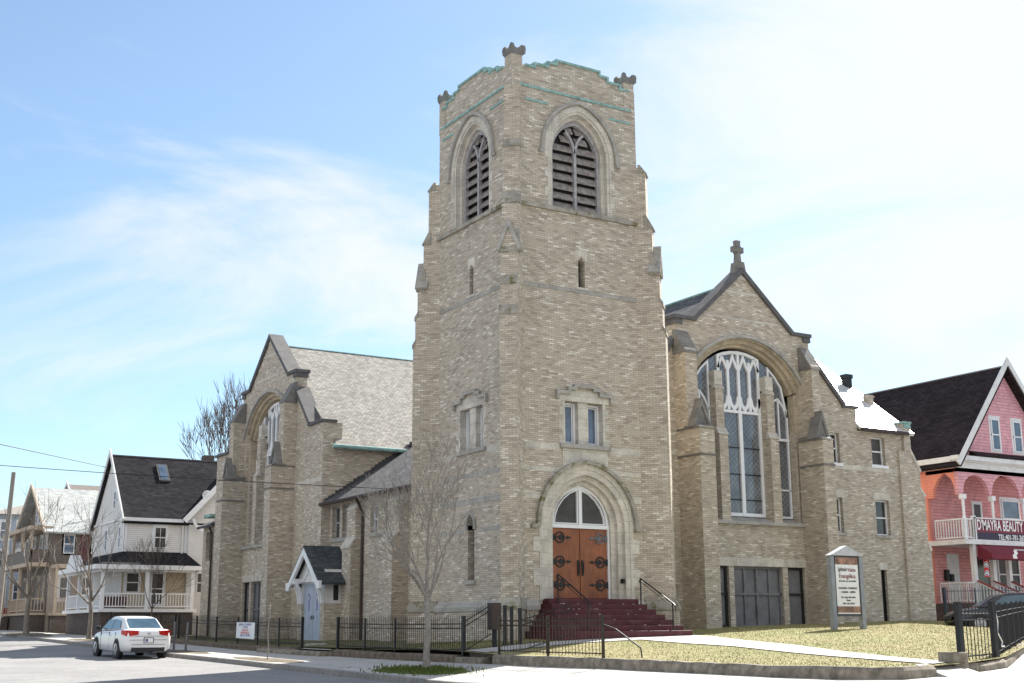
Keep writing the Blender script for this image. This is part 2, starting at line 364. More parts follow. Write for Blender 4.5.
def arc(cx, zs, hw, za, n=10, ext=0):
    """pointed arch from right springing over the apex to the left one"""
    h = za-zs; r = (hw*hw+h*h)/(2*hw); c = cx+hw-r
    a1 = math.atan2(h, cx-c); pts = []
    for i in range(n+1):
        a = a1*i/n; pts.append((c+r*math.cos(a), zs+r*math.sin(a)))
    left = [(2*cx-x, z) for x, z in reversed(pts[:-1])]
    return pts+left
def round_arc(cx, zc, r, hw, n=18):
    a0 = math.acos(min(1, hw/r)); return [(cx+r*math.cos(a0+(math.pi-2*a0)*i/n), zc+r*math.sin(a0+(math.pi-2*a0)*i/n)) for i in range(n+1)]
def arch_open(cx, z0, pts):   # closed polygon: arch + vertical jambs down to z0
    return [(pts[0][0], z0)]+pts+[(pts[-1][0], z0)]
def ring(mb, F, outer, inner, z0, d0, d1):
    """stone order between two arch curves (same count), with jambs to z0"""
    o = [(outer[0][0], z0)]+outer+[(outer[-1][0], z0)]; i = [(inner[0][0], z0)]+inner+[(inner[-1][0], z0)]
    n = len(o); vs = []
    for k in range(n): vs += [P(F, *o[k], d1), P(F, *i[k], d1), P(F, *i[k], d0), P(F, *o[k], d0)]
    fs = []
    for k in range(n-1):
        for q in range(4): fs.append((4*k+q, 4*k+4+q, 4*k+4+(q+1) % 4, 4*k+(q+1) % 4))
    fs += [(0, 1, 2, 3), (4*n-1, 4*n-2, 4*n-3, 4*n-4)]
    mb.add(vs, fs)

# ---------------------------------------------------------------- terrain
def tps(ctrl):
    c = np.array(ctrl, float); X = c[:, :2]; n = len(X)
    d = np.linalg.norm(X[:, None]-X[None], axis=2); K = np.where(d > 0, d*d*np.log(d+1e-9), 0)+np.eye(n)*2.0
    Pm = np.c_[np.ones(n), X]; A = np.zeros((n+3, n+3)); A[:n, :n] = K; A[:n, n:] = Pm; A[n:, :n] = Pm.T
    wv = np.linalg.solve(A, np.r_[c[:, 2], 0, 0, 0])
    def f(x, y):
        q = np.array([x, y]); dd = np.linalg.norm(X-q, axis=1); k = np.where(dd > 0, dd*dd*np.log(dd+1e-9), 0)
        return float(k@wv[:n]+wv[n]+wv[n+1]*x+wv[n+2]*y)
    return f
paveF = tps([(-6.8, -8, .46), (-6.8, 0, .61), (-6.8, 10, .81), (-6.8, 20, 1.02), (-6.8, 30, 1.27), (-6.8, 45, 1.62), (-6.8, 60, 1.8),
    (-3.5, -4, .74), (-3.6, -9, .74), (-4.2, -13.3, .72), (-4.4, -16, .72), (-3.0, -18.0, .75), (-.6, -16.6, .76), (1.7, -15.6, .78), (9.8, -10.3, 1.0), (27, .5, 1.4),
    (-3.5, 6, .8), (-3.5, 15, .93), (-3.5, 24, 1.14), (-3.5, 35, 1.40), (-3.5, 50, 1.7), (-21, -34, 0), (-15, 0, .55), (-15, 15, .84), (-15, 30, 1.1), (-15, 50, 1.5),
    (-13, -14, .3), (-8, -24, .35), (4, -24, .75), (30, -8, 1.35), (60, 15, 1.6), (10, -40, .6), (-40, 0, .6), (-40, 40, 1.3)])
def pave(x, y):
    r = math.hypot(x, y-5); z = paveF(x, y); t = min(1, max(0, (r-50)/40)); t = t*t*(3-2*t)
    return min(z, 1.9)*(1-t)+1.45*t
lawnF = tps([(-3.5, -4, .97), (-3.6, -9, .95), (-4.2, -13.3, .92), (-4.3, -16, .92), (-3, -17.8, .93), (-.6, -16.4, .96), (1.7, -15.4, 1.0), (9.8, -10, 1.18), (20, -3.5, 1.55), (29, 1.5, 1.7),
    (-.5, -.5, 1.34), (5, -2, 1.41), (12, 3, 1.68), (22, 3, 1.88), (6, 3, 1.52), (2, -8, 1.18), (10, -2, 1.56), (2.6, -2.6, 1.34), (-3.4, 5, .98), (-3.4, 15, 1.1), (0, 3, 1.27), (1, 12, 1.22), (0, 20, 1.2), (-3.4, 24, 1.28), (0, 32, 1.35), (-3, 36, 1.45), (5, -6, 1.27)])
def lawn(x, y): return lawnF(x, y)
# property line (foot of the kerb walls), from the far left street round the corner to the right street
PL = [(-3.5, 36), (-3.5, 24), (-3.5, 15), (-3.5, 6), (-3.5, -4), (-3.6, -9), (-4.0, -13), (-4.25, -15.5), (-4.15, -17), (-3.5, -17.9), (-2.5, -17.75), (-.6, -17.0), (1.8, -15.9), (9.8, -10.4), (20, -3.5), (30, 3.1)]
KL = [(-6.8, 90), (-6.8, 45), (-6.8, 30), (-6.8, 20), (-6.8, 10), (-6.8, 0), (-6.8, -8), (-6.8, -13), (-7.0, -17), (-6.6, -20), (-5.2, -21.6), (-2.5, -21.2), (10, -13.2), (30, -.2), (60, 19)]
def resample(pts, step):
    out = [pts[0]]
    for a, b in zip(pts, pts[1:]):
        d = math.dist(a, b); n = max(1, int(d/step))
        out += [(a[0]+(b[0]-a[0])*i/n, a[1]+(b[1]-a[1])*i/n) for i in range(1, n+1)]
    return out
def inside(x, y, poly):
    c = False; n = len(poly)
    for i in range(n):
        (x1, y1), (x2, y2) = poly[i], poly[(i+1) % n]
        if (y1 > y) != (y2 > y) and x < (x2-x1)*(y-y1)/(y2-y1)+x1: c = not c
    return c
# road sheet: a warped grid, wide enough to reach the horizon
ax_ = [-1500, -700, -300, -150, -90, -60]+[-50+1.6*i for i in range(70)]+[80, 120, 200, 400, 800, 1500]
mb = MB(); nx = len(ax_)
mb.add([(x, y, pave(x, y)-.13) for y in ax_ for x in ax_], [(j*nx+i, j*nx+i+1, (j+1)*nx+i+1, (j+1)*nx+i) for j in range(nx-1) for i in range(nx-1)])
def asphalt():
    mt, t, b = newmat('asphalt'); g = nd(t, 'ShaderNodeNewGeometry'); p = g.outputs['Position']
    c = ramp(t, noise(t, p, .45, 7, .65, .4), [(.3, (.19, .185, .185)), (.7, (.27, .265, .26))])
    c = mixc(t, 1, c, ramp(t, noise(t, p, 22, 4, .7), [(.3, G(.75)), (.7, G(1.22))]), 'MULTIPLY')
    f = ramp(t, noise(t, p, 1.1, 9, .75, 1.2), [(.485, G(0)), (.5, G(.55)), (.515, G(0))]); c = mixc(t, f, c, (.06, .06, .06))
    t.links.new(c, b.inputs['Base Color']); b.inputs['Roughness'].default_value = .85
    bump(t, b, noise(t, p, 60, 3), .4, .01); return mt
ASPH = asphalt()
tag(mb.build('road', ASPH, smooth=True), kind='structure')
def sheet(name, a, b, za, zb, mat, rows=6, th=None):
    """surface between two polylines with the same number of points"""
    mb = MB(); n = len(a); vs = []
    for i in range(n):
        for k in range(rows+1):
            s_ = k/rows; x = a[i][0]*(1-s_)+b[i][0]*s_; y = a[i][1]*(1-s_)+b[i][1]*s_
            vs.append((x, y, za(x, y)*(1-s_)+zb(x, y)*s_))
    fs = [(i*(rows+1)+k, i*(rows+1)+k+1, (i+1)*(rows+1)+k+1, (i+1)*(rows+1)+k) for i in range(n-1) for k in range(rows)]
    mb.add(vs, fs); o = mb.build(name, mat, smooth=True); return tag(o, kind='structure')
def arclen(pts, n):
    L = [0]
    for a, b in zip(pts, pts[1:]): L.append(L[-1]+math.dist(a, b))
    out = []
    for k in range(n):
        t = L[-1]*k/(n-1); i = min(len(L)-2, max(j for j in range(len(L)) if L[j] <= t+1e-9)); i = min(i, len(pts)-2)
        s_ = (t-L[i])/(L[i+1]-L[i]); out.append((pts[i][0]*(1-s_)+pts[i+1][0]*s_, pts[i][1]*(1-s_)+pts[i+1][1]*s_))
    return out
def concrete():
    mt, t, b = newmat('sidewalk_concrete'); g = nd(t, 'ShaderNodeNewGeometry'); p = g.outputs['Position']
    c = ramp(t, noise(t, p, .7, 7, .65), [(.3, (.38, .36, .34)), (.7, (.52, .50, .47))])
    c = mixc(t, 1, c, ramp(t, noise(t, p, 30, 4), [(.3, G(.88)), (.7, G(1.1))]), 'MULTIPLY')
    mp = nd(t, 'ShaderNodeMapping'); mp.inputs['Location'].default_value = (.0, .4, 0); t.links.new(p, mp.inputs[0])
    br = nd(t, 'ShaderNodeTexBrick'); br.offset = 0; br.inputs['Scale'].default_value = 1; br.inputs['Mortar Size'].default_value = .012
    br.inputs['Brick Width'].default_value = 1.5; br.inputs['Row Height'].default_value = 1.5
    t.links.new(mp.outputs[0], br.inputs['Vector']); c = mixc(t, br.outputs['Fac'], c, (.17, .16, .15))
    f = ramp(t, noise(t, p, 2.3, 8, .75, 1.), [(.49, G(0)), (.5, G(.6)), (.51, G(0))]); c = mixc(t, f, c, (.16, .15, .14))
    t.links.new(c, b.inputs['Base Color']); b.inputs['Roughness'].default_value = .88; bump(t, b, noise(t, p, 50, 3), .3, .008); return mt
CONC = concrete()
swa = arclen(PL+[(60, 23)], 90); swb = arclen([k for k in KL if k[1] < 40 or k[0] > 0][0:0]+[(-6.65, 36)]+[(k[0]+.15, k[1]+.02) for k in KL[2:]], 90)
sheet('sidewalk', swa, swb, lambda x, y: pave(x, y)+.002, lambda x, y: pave(x, y)+.002, CONC)
sheet('sidewalk', [(-3.5, 95), (-3.5, 60), (-3.5, 36)], [(-6.65, 95), (-6.65, 60), (-6.65, 36)], lambda x, y: pave(x, y)+.002, lambda x, y: pave(x, y)+.002, CONC)
# granite kerb along the road
KLr = resample(KL, 1.2); mb = MB(); vs = []
for i, (x, y) in enumerate(KLr):
    a = Vector(KLr[max(i-1, 0)]); b = Vector(KLr[min(i+1, len(KLr)-1)]); d = (b-a).normalized(); nn = Vector((-d.y, d.x)); z = pave(x, y)
    i2 = Vector((x, y))+nn*.16
    vs += [(x, y, z-.3), (x, y, z+.0), (x+nn.x*.02, y+nn.y*.02, z+.012), (i2.x, i2.y, z+.012), (i2.x, i2.y, z-.3)]
mb.add(vs, [(5*i+k, 5*i+(k+1) % 5, 5*i+5+(k+1) % 5, 5*i+5+k) for i in range(len(KLr)-1) for k in range(5)])
tag(mb.build('kerb', stone_mat('granite_kerb', (.27, .255, .24), dirt=.4, sc_=2)), kind='structure')
# lawn: grid clipped to the property
LAWNP = PL+[(60, 25), (60, 60), (-3.5, 60)]
PLi = [(x+(.12 if y > -14 else .1), y+(.0 if y > -14 else .12)) for x, y in PL]
inner_line = arclen(PLi, 80)
def lawn_mat():
    mt, t, b = newmat('dry_lawn'); g = nd(t, 'ShaderNodeNewGeometry'); p = g.outputs['Position']
    c = ramp(t, noise(t, p, .9, 8, .7, .5), [(.3, (.20, .185, .075)), (.5, (.285, .25, .11)), (.7, (.36, .31, .165))])
    f = ramp(t, noise(t, p, .32, 5, .6), [(.48, G(0)), (.62, G(.7))]); c = mixc(t, f, c, (.20, .215, .07))
    c = mixc(t, 1, c, ramp(t, noise(t, p, 14, 6, .75), [(.3, G(.62)), (.7, G(1.3))]), 'MULTIPLY')
    t.links.new(c, b.inputs['Base Color']); b.inputs['Roughness'].default_value = .95
    bump(t, b, noise(t, p, 35, 5, .7), .9, .03); return mt
LAWN = lawn_mat()
DIRT = plain('bare_earth', (.15, .125, .09), .95, 0, .4, 4, .8, .2)
cen = [(x, y) for x, y in inner_line]
mb = MB(); vs = []; rows = 26
for (x, y) in inner_line:
    # inner target line runs under the church
    if y > -3.5 and x < 0: tx, ty = 1.9, max(y, -1)
    else:
        tt = (x+4)/34; tx, ty = 2+26*max(0, min(1, tt)), 5.5
    for k in range(rows+1):
        s_ = k/rows; X_ = x+(tx-x)*s_; Y_ = y+(ty-y)*s_; vs.append((X_, Y_, lawn(X_, Y_)))
mb.add(vs, [(i*(rows+1)+k, i*(rows+1)+k+1, (i+1)*(rows+1)+k+1, (i+1)*(rows+1)+k) for i in range(len(inner_line)-1) for k in range(rows)])
tag(mb.build('lawn', LAWN, smooth=True), kind='structure')
mb = MB(); g2 = [24+3*i for i in range(14)]; gx = [-3.5+3.5*i for i in range(22)]
vs = [(x, y, min(1.75, 1.3+.012*(y-24))) for y in g2 for x in gx]
mb.add(vs, [(j*22+i, j*22+i+1, j*22+23+i, j*22+22+i) for j in range(13) for i in range(21)])
tag(mb.build('yard_ground', DIRT), kind='structure')
mb = MB().add([(22, 4, 1.5), (75, 25, 1.55), (75, 70, 1.6), (22, 70, 1.6), (30, 1.2, 1.47), (60, 21, 1.55)], [(0, 4, 5, 1, 2, 3)])
tag(mb.build('yard_ground', DIRT), kind='structure')
# concrete walks laid on the lawn
def walk(pts_l, pts_r, name='path', n=40):
    a = arclen(pts_l, n); b = arclen(pts_r, n)
    return sheet(name, a, b, lambda x, y: lawn(x, y)+.02, lambda x, y: lawn(x, y)+.02, CONC, rows=8)

# ================================================================ CHURCH
CH = thing('church', 'tan brick church with square corner tower, two gabled wings and red-brown arched doors', 'church', (2.4, 2.7, 1.35))
c0, c1, yb = -.33, 4.98, 5.3
FS = S_(0, 2.36); FWt = W_(c0, 2.67)          # tower faces, u measured from the face centre
TH = .5
def step_parapet(hw):   # upper outline of a tower face, right to left
    return [(hw, 20.13), (1.78, 20.13), (1.78, 20.27), (1.25, 20.27), (1.25, 20.43), (.9, 20.43), (.9, 20.58),
            (-.9, 20.58), (-.9, 20.43), (-1.25, 20.43), (-1.25, 20.27), (-1.78, 20.27), (-1.78, 20.13), (-hw, 20.13)]
BEL = lambda hw, za: arch_open(0, 15.33, arc(0, 17.35, hw, za))
tower = MB()
doorhole = arch_open(.03, 2.0, arc(.03, 4.78, 1.72, 6.66))
def slit(z0, z1, w=.13): return [(w, z0), (w, z1-.12), (0, z1), (-w, z1-.12), (-w, z0)]
win2 = [(-.84, 7.42), (.84, 7.42), (.84, 8.82), (-.84, 8.82)]
HWS = (c1-c0)/2+.015
tower.prism(FS, [(-HWS, 1.0), (HWS, 1.0), (HWS, 17.2), (HWS-.26, 17.22)]+step_parapet(HWS)[0:0]+[(HWS-.26, 20.13)]+step_parapet(HWS)[1:], 0, -TH, holes=[BEL(1.25, 18.95), doorhole, slit(12.68, 13.72), win2])
HWW = yb/2-.02
lanc = arch_open(.0, 3.18, arc(.0, 4.95, .21, 5.3, 5))
tower.prism(FWt, [(-HWW, 1.0), (HWW, 1.0), (HWW, 17.2), (HWW-.30, 17.22), (HWW-.30, 20.13)]+step_parapet(HWW)[1:], 0, -TH, holes=[BEL(1.25, 18.95), lanc, slit(12.68, 13.72), win2])
tower.box(c0+.02, c1-.01, yb-TH, yb-.01, 1, 17.2); tower.box(c1-TH, c1-.012, TH+.01, yb-TH-.01, 1, 17.19)
tower.box(c0+TH+.01, c1-.28, yb-.33-TH, yb-.34, 17.21, 20.13); tower.box(c1-.28-TH, c1-.285, TH+.01, yb-TH-.35, 17.22, 20.12)
tower.box(c0+.02, c0+TH, yb-.8, yb-.01, 17.0, 17.19)
tower.box(c0+TH+.01, c1-TH-.32, TH+.01, yb-TH-.36, 19.5, 19.7)
T = tower.build('tower', BR, CH)
inn = MB().box(c0+TH+.05, c1-TH-.05, 1.6, yb-TH-.05, 14.6, 15.0)
inn.build('belfry_floor', SLV, CH)
# diagonal buttresses
def buttress(cx, cy, ax, ay, top=True, plinth=True):
    s2 = math.sqrt(.5); cx += -ax*.03; cy += -ay*.03; F = FR((cx, cy, 0), (ax*s2, ay*s2, 0), (0, 0, 1), (-ay*s2, ax*s2, 0)); h = .27
    K = .74
    prof = [(-.3, 1.0), (1.14*K, 1.0), (1.14*K, 2.28), (1.0*K, 2.5), (1.0*K, 11.45), (.9*K, 11.6), (.9*K, 12.45), (.8*K, 12.6), (.8*K, 13.45), (.52*K, 14.15), (.52*K, 15.15),
            (.28*K, 15.5), (.28*K, 17.1), (.0, 17.3), (-.3, 17.3)]
    if ax < 0 and ay < 0: prof[-2:] = [(.02, 17.35), (.02, 19.35), (-.3, 19.35)]
    if not plinth: prof[1] = (1.0*K, 1.0); prof[2] = (1.0*K, 2.28)
    b = MB().prism(F, prof, -h, h).build('buttress', BR, CH)
    st = MB()
    for (pa, za, pb, zb) in ((1.0*K, 11.43, .88*K, 11.66), (.9*K, 12.43, .78*K, 12.66)):
        st.prism(F, [(pa+.03, za), (pb-.02, zb), (pb-.02, zb-.18), (pa+.03, za-.14)], -h-.025, h+.025)
    # gablet cap
    st.prism(F, [(.66, 13.38), (.38, 14.2), (.30, 14.2), (.30, 13.38)], -h-.03, h+.03)
    st.prism(F, [(.45, 15.08), (.20, 15.55), (.12, 15.55), (.12, 15.08)], -h-.03, h+.03)
    st.prism(F, [(.26, 17.08), (.03, 17.4), (-.05, 17.4), (-.05, 17.08)], -h-.02, h+.02)
    if plinth: st.prism(F, [(.90, 2.22), (.90, 2.32), (.73, 2.58), (-.2, 2.58), (-.2, 2.22)], -h-.06, h+.06)
    st.build('weathering_cap', STM, b)
    Fg = FR((cx+ax*s2*.60, cy+ay*s2*.60, 0), (-ay*s2, ax*s2, 0), (0, 0, 1), (ax*s2, ay*s2, 0))
    g = MB().strip(Fg, [(-.36, 13.45), (0, 14.35), (.36, 13.45)], .05, .06, -.4, .06)
    g.build('gablet', STD, b)
    g = MB().prism(Fg, [(-.29, 13.45), (.29, 13.45), (0, 14.25)], -.3, .0).build('gablet_face', BR, b)
    # pinnacle
    px, py = cx-ax*.17-(.26 if ax > 0 else 0), cy-ay*.17-(.30 if ay > 0 else 0)
    pn = MB().box(px-.215, px+.215, py-.215, py+.215, 19.2, 20.47).build('pinnacle', BR, CH)
    cp = MB()
    cp.box(px-.235, px+.235, py-.235, py+.235, 20.45, 20.55)
    for Fq in (S_(py-.22, px), W_(px-.22, py), S_(py+.23, px), W_(px+.23, py)):
        cp.prism(Fq, [(-.21, 20.55), (.21, 20.55), (.235, 20.72), (.20, 20.84), (.12, 20.74), (0, 20.68), (-.12, 20.74), (-.20, 20.84), (-.235, 20.72)], .0, -.12)
    a = .22; cp.add([(px-a, py-a, 20.54), (px+a, py-a, 20.54), (px+a, py+a, 20.54), (px-a, py+a, 20.54), (px, py, 20.80)], [(0, 1, 4), (1, 2, 4), (2, 3, 4), (3, 0, 4), (3, 2, 1, 0)])
    cp.build('pinnacle_cap', CAPG, pn)
    return b
buttress(c0, 0, -1, -1); buttress(c0, yb, -1, 1); buttress(c1, 0, 1, -1); buttress(c1, yb, 1, 1, plinth=False)
MB().rect(FR((c0-.47, -.47, 0), (.7071, -.7071, 0), (0, 0, 1), (-.7071, -.7071, 0)), -.27, .27, 2.62, 3.12, -.1, .025).build('date_stone', ST, CH)
# copings, string courses, bands
cop = MB(); cop2 = MB(); st = MB(); stg = MB(); stm = MB()
for F, hw in ((FS, HWS), (FWt, HWW)):
    pp = [(x, z+.02) for x, z in reversed(step_parapet(hw-.5))]
    pp = [(x if abs(x) > 1.79 or True else x, z) for x, z in pp]
    cop.strip(F, pp, .035, .045, -.42, .05)
    cop2.rect(F, -hw+.25, hw-.45, 19.37, 19.45, .0, .045)
    for s_ in (-1, 1):
        cop2.rect(F, *sorted((s_*1.28, s_*(hw-.5))), 18.90, 18.97, 0, .03)
    stm.rect(F, -hw+.2, hw-.2, 15.18, 15.31, 0, .10)
    stg.rect(F, -hw+.4, hw-.4, 12.47, 12.6, 0, .02)
zb = [(7.18, 7.40), (6.50, 6.64), (5.62, 5.83), (4.70, 4.84)]
for i, (a, b) in enumerate(zb):
    g = [.98, 1.0, 1.72, 2.12][i]
    for s_ in (-1, 1):
        if g < HWS-.42: st.rect(FS, *sorted((s_*g, s_*(HWS-.40))), a, b, 0, .006)
    if i == 0: [st.rect(FWt, *sorted((s_*.98, s_*(HWW-.4))), a, b, 0, .006) for s_ in (-1, 1)]
    elif i == 3: [stg.rect(FWt, *sorted((s_*.5, s_*(HWW-.4))), a, b, 0, .006) for s_ in (-1, 1)]
    else: stg.rect(FWt, -HWW+.4, HWW-.4, a, b, 0, .006)
cop.build('parapet_coping', COP, T); cop2.build('copper_string_course', COP, T)
st.rect(FS, -.85, .9, 6.72, 7.28, 0, .012)
for F, hw, rng in ((FS, HWS, ((-1, -1.83), (1, 1.86))), (FWt, HWW, ((-1, 99),))):
    if F is FS:
        for s_, e in rng: stg.prism(FR(P(F, 0, 0), (F[3][0], F[3][1], 0), (0, 0, 1), F[1]), [(-.02, 2.2), (.12, 2.2), (.12, 2.34), (0, 2.52), (-.02, 2.52)], *sorted((e, s_*(hw-.35))))
    else: stg.prism(FR(P(F, 0, 0), (F[3][0], F[3][1], 0), (0, 0, 1), F[1]), [(-.02, 2.2), (.12, 2.2), (.12, 2.34), (0, 2.52), (-.02, 2.52)], -hw+.3, hw-.3)
MB().rect(FS, -2.3, -1.83, 1, 2.2, 0, .08).rect(FS, 1.86, 2.3, 1, 2.2, 0, .08).rect(FWt, -2.2, 2.2, 1, 2.2, 0, .08).build('plinth', BR, T)
st.build('stone_band', ST, T); stg.build('grey_stone_band', STD, T); stm.build('mossy_string_course', STM, T)

def small_frame(mb, F, u0, u1, z0, z1, d, w=.055, t=.06):
    mb.strip(F, [(u0, z0), (u1, z0), (u1, z1), (u0, z1)], w, 0, d-t, d, closed=True)
# belfry windows
for F in (FS, FWt):
    sur = MB()
    A = arc(0, 17.35, 1.43, 19.12); B = arc(0, 17.35, 1.25, 18.93); C_ = arc(0, 17.35, 1.14, 18.84); D = arc(0, 17.35, 1.0, 18.68)
    ring(sur, F, A, B, 17.35, -.02, .015)
    ring(sur, F, B, C_, 15.33, -.45, -.02); ring(sur, F, C_, D, 15.33, -.45, -.18)
    for s_ in (-1, 1):
        for k in range(6):
            e = 1.42 if k % 2 else 1.3; sur.rect(F, *sorted((s_*1.245, s_*e)), 15.33+k*.34, 15.33+k*.34+.33, -.02, .012)
    bw = sur.build('belfry_window', ST, CH)
    hd = MB(); hp = [(1.66, 17.20), (1.56, 17.20)]+arc(0, 17.35, 1.53, 19.22)+[(-1.56, 17.20), (-1.66, 17.20)]
    hd.strip(F, hp, .06, .06, 0, .10); hd.build('hood_mould', STD, bw)
    fr = MB(); ring(fr, F, arc(0, 17.35, 1.0, 18.68), arc(0, 17.35, .91, 18.52), 15.33, -.42, -.28)
    fr.rect(F, -.05, .05, 15.33, 17.5, -.40, -.26); fr.rect(F, -.94, .94, 15.33, 15.43, -.44, -.2)
    for s_ in (-1, 1):
        pts = [(s_*(.0+.0), 17.45)]+[(s_*.62*(1-math.cos(a)), 17.35+.95*math.sin(a)) for a in (.3, .6, .9, 1.15)]
        fr.strip(F, pts, .045, .045, -.40, -.27)
    fr.build('tracery', SLVL, bw)
    lv = MB()
    F_side = FR(P(F, 0, 0), (F[3][0], F[3][1], 0), (0, 0, 1), F[1])
    for k in range(9):
        z = 15.42+k*.345
        for a, b in ((-.92, -.05), (.05, .92)):
            if z > 17.5:
                lim = .92-max(0, z-17.25)*.62; a, b = max(a, -lim), min(b, lim)
                if b-a < .15: continue
            lv.prism(F_side, [(-.47, z+.27), (-.44, z+.29), (-.29, z+.03), (-.31, z)], a, b)
    lv.build('louvers', plain('weathered_boards', (.27, .24, .22), .85, 0, .5, 6, .3), bw)
    MB().prism(F, [(x*.98, z) for x, z in BEL(1.02, 18.6)], -.50, -.48).build('belfry_darkness', plain('unlit_interior', (.02, .02, .022), .9), bw)  # black panel standing in for the unlit belfry interior
# slit windows
for F, kind in ((FS, 0), (FWt, 0)):
    s_ = MB().prism(F, [(-.24, 13.62), (.24, 13.62), (.24, 13.98), (-.24, 13.98)], 0, .008, holes=[[(-.13, 13.60+.03), (.13, 13.63), (.13, 13.68), (0, 13.8), (-.13, 13.68)]])
    sw = s_.build('slit_window', ST, CH); MB().rect(F, -.24, .24, 12.60, 12.68, 0, .04).build('sill', ST, sw)
    MB().prism(F, slit(12.66, 13.74, .14), -.32, -.30).build('pane', GLD, sw)
F = FWt; lw = MB()
A = arc(0, 4.9, .34, 5.45, 6); B = arc(0, 4.95, .21, 5.3, 6); ring(lw, F, A, B, 4.8, -.25, .06); lw.rect(F, -.33, .33, 3.06, 3.18, -.1, .1)
lw = lw.build('lancet_window', STD, CH); MB().prism(F, [(x*1.02, z) for x, z in lanc], -.30, -.28).build('pane', GLD, lw)
# twin windows with label moulds
for F in (FS, FWt):
    m_ = MB()
    m_.strip(F, [(-1.06, 8.86), (-1.06, 9.09), (-.62, 9.09), (-.62, 9.24), (-.38, 9.24), (-.38, 9.33), (.38, 9.33), (.38, 9.24), (.62, 9.24), (.62, 9.09), (1.06, 9.09), (1.06, 8.86)], .05, .05, 0, .12)
    tw = m_.build('twin_window', STD, CH)
    f_ = MB(); f_.prism(F, [(-1.0, 8.82), (1.0, 8.82), (1.0, 9.04), (.58, 9.04), (.58, 9.18), (-.58, 9.18), (-.58, 9.04), (-1.0, 9.04)], -.02, .008)
    f_.rect(F, -.20, .20, 7.42, 8.82, -.34, -.06)
    for s_ in (-1, 1):
        f_.rect(F, *sorted((s_*.745, s_*.84)), 7.42, 8.82, -.4, -.001)
        for a, b, e in ((7.42, 7.66, .98), (7.9, 8.14, 1.0), (8.36, 8.6, .96)): f_.rect(F, *sorted((s_*.838, s_*e)), a, b, -.02, .008)
    f_.build('stone_surround', ST, tw); MB().rect(F, -.98, .98, 7.29, 7.42, -.34, .1).build('sill', STD, tw)
    wf = MB(); gl = MB()
    for a, b in ((-.745, -.20), (.20, .745)):
        small_frame(wf, F, a, b, 7.42, 8.80, -.24, .07); small_frame(wf, F, a+.09, b-.09, 7.51, 8.71, -.27, .03); gl.rect(F, a+.02, b-.02, 7.44, 8.78, -.32, -.30)
    wf.build('white_frame', WHC, tw); gl.build('pane', GLB, tw)

# ---- entrance
dc = .03
en = MB(); z0 = 2.5
hws = [(1.86, 6.82), (1.70, 6.64), (1.50, 6.46), (1.31, 6.30), (1.13, 6.16)]
cur = [arc(dc, 4.8, h, z) for h, z in hws]
ring(en, FS, cur[0], cur[1], 4.8, -.02, .03)
for i, (d0, d1) in enumerate(((-.5, .0), (-.5, -.14), (-.5, -.28))): ring(en, FS, cur[i+1], cur[i+2], z0, d0, d1-.004)
for s_ in (-1, 1):
    for k, (a, b) in enumerate(((2.5, 2.95), (2.95, 3.5), (3.5, 4.0), (4.0, 4.45), (4.45, 4.8))):
        e = 2.05 if k % 2 else 1.82
        en.rect(FS, *sorted((dc+s_*1.69, dc+s_*e)), a, b-.006, -.02, .022)
ent = en.build('entrance_surround', ST, CH)
hd = MB().strip(FS, [(dc+2.14, 4.78), (dc+1.92, 4.78)]+arc(dc, 4.85, 1.90, 6.88)+[(dc-1.92, 4.78), (dc-2.14, 4.78)], .07, .05, 0, .16); hd.build('hood_mould', STM, ent)
tr = MB(); ring(tr, FS, arc(dc, 4.86, 1.13, 6.16), arc(dc, 4.95, 1.02, 6.02), 4.80, -.5, -.38)
tr.rect(FS, dc-1.13, dc+1.13, 4.78, 4.90, -.5, -.36); tr.rect(FS, dc-.045, dc+.045, 4.9, 6.05, -.5, -.37)
for s_ in (-1, 1): tr.rect(FS, *sorted((dc+s_*1.13, dc+s_*1.07)), 2.52, 4.78, -.5, -.37)
for s_ in (-1, 1):
    q = [(dc+s_*.10, 4.95), (dc+s_*.95, 4.95)]+[(dc+s_*x, z) for x, z in ((.93, 5.15), (.82, 5.42), (.62, 5.68), (.36, 5.88), (.10, 5.98))]
    tr.strip(FS, q, .0 if s_ > 0 else .035, .035 if s_ > 0 else 0, -.47, -.40, closed=True)
tr.build('transom_frame', WHC, ent)
MB().prism(FS, [(x, z) for x, z in arch_open(dc, 4.85, arc(dc, 4.86, 1.1, 6.12))], -.49, -.47).build('transom_pane', GLM, ent)
def strap_hinge(F, u, z, s_, d):
    """ring-and-arrow strap hinge"""
    h = MB(); e = u
    h.rect(F, *sorted((e, e+s_*.60)), z-.02, z+.02, d, d+.025)
    h.prism(F, [(e+s_*.56, z-.055), (e+s_*.72, z), (e+s_*.56, z+.055)], d, d+.022)
    n = 14; rp = [(e+s_*.27+.165*math.cos(2*math.pi*k/n), z+.165*math.sin(2*math.pi*k/n)) for k in range(n)]
    h.strip(F, rp, .022, .022, d, d+.028, closed=True)
    h.prism(F, [(e+s_*.17, z-.0), (e+s_*.30, z-.10), (e+s_*.42, z), (e+s_*.30, z+.10)], d, d+.024)
    h.rect(F, *sorted((e-s_*.02, e+s_*.06)), z-.10, z+.10, d, d+.03)
    return h
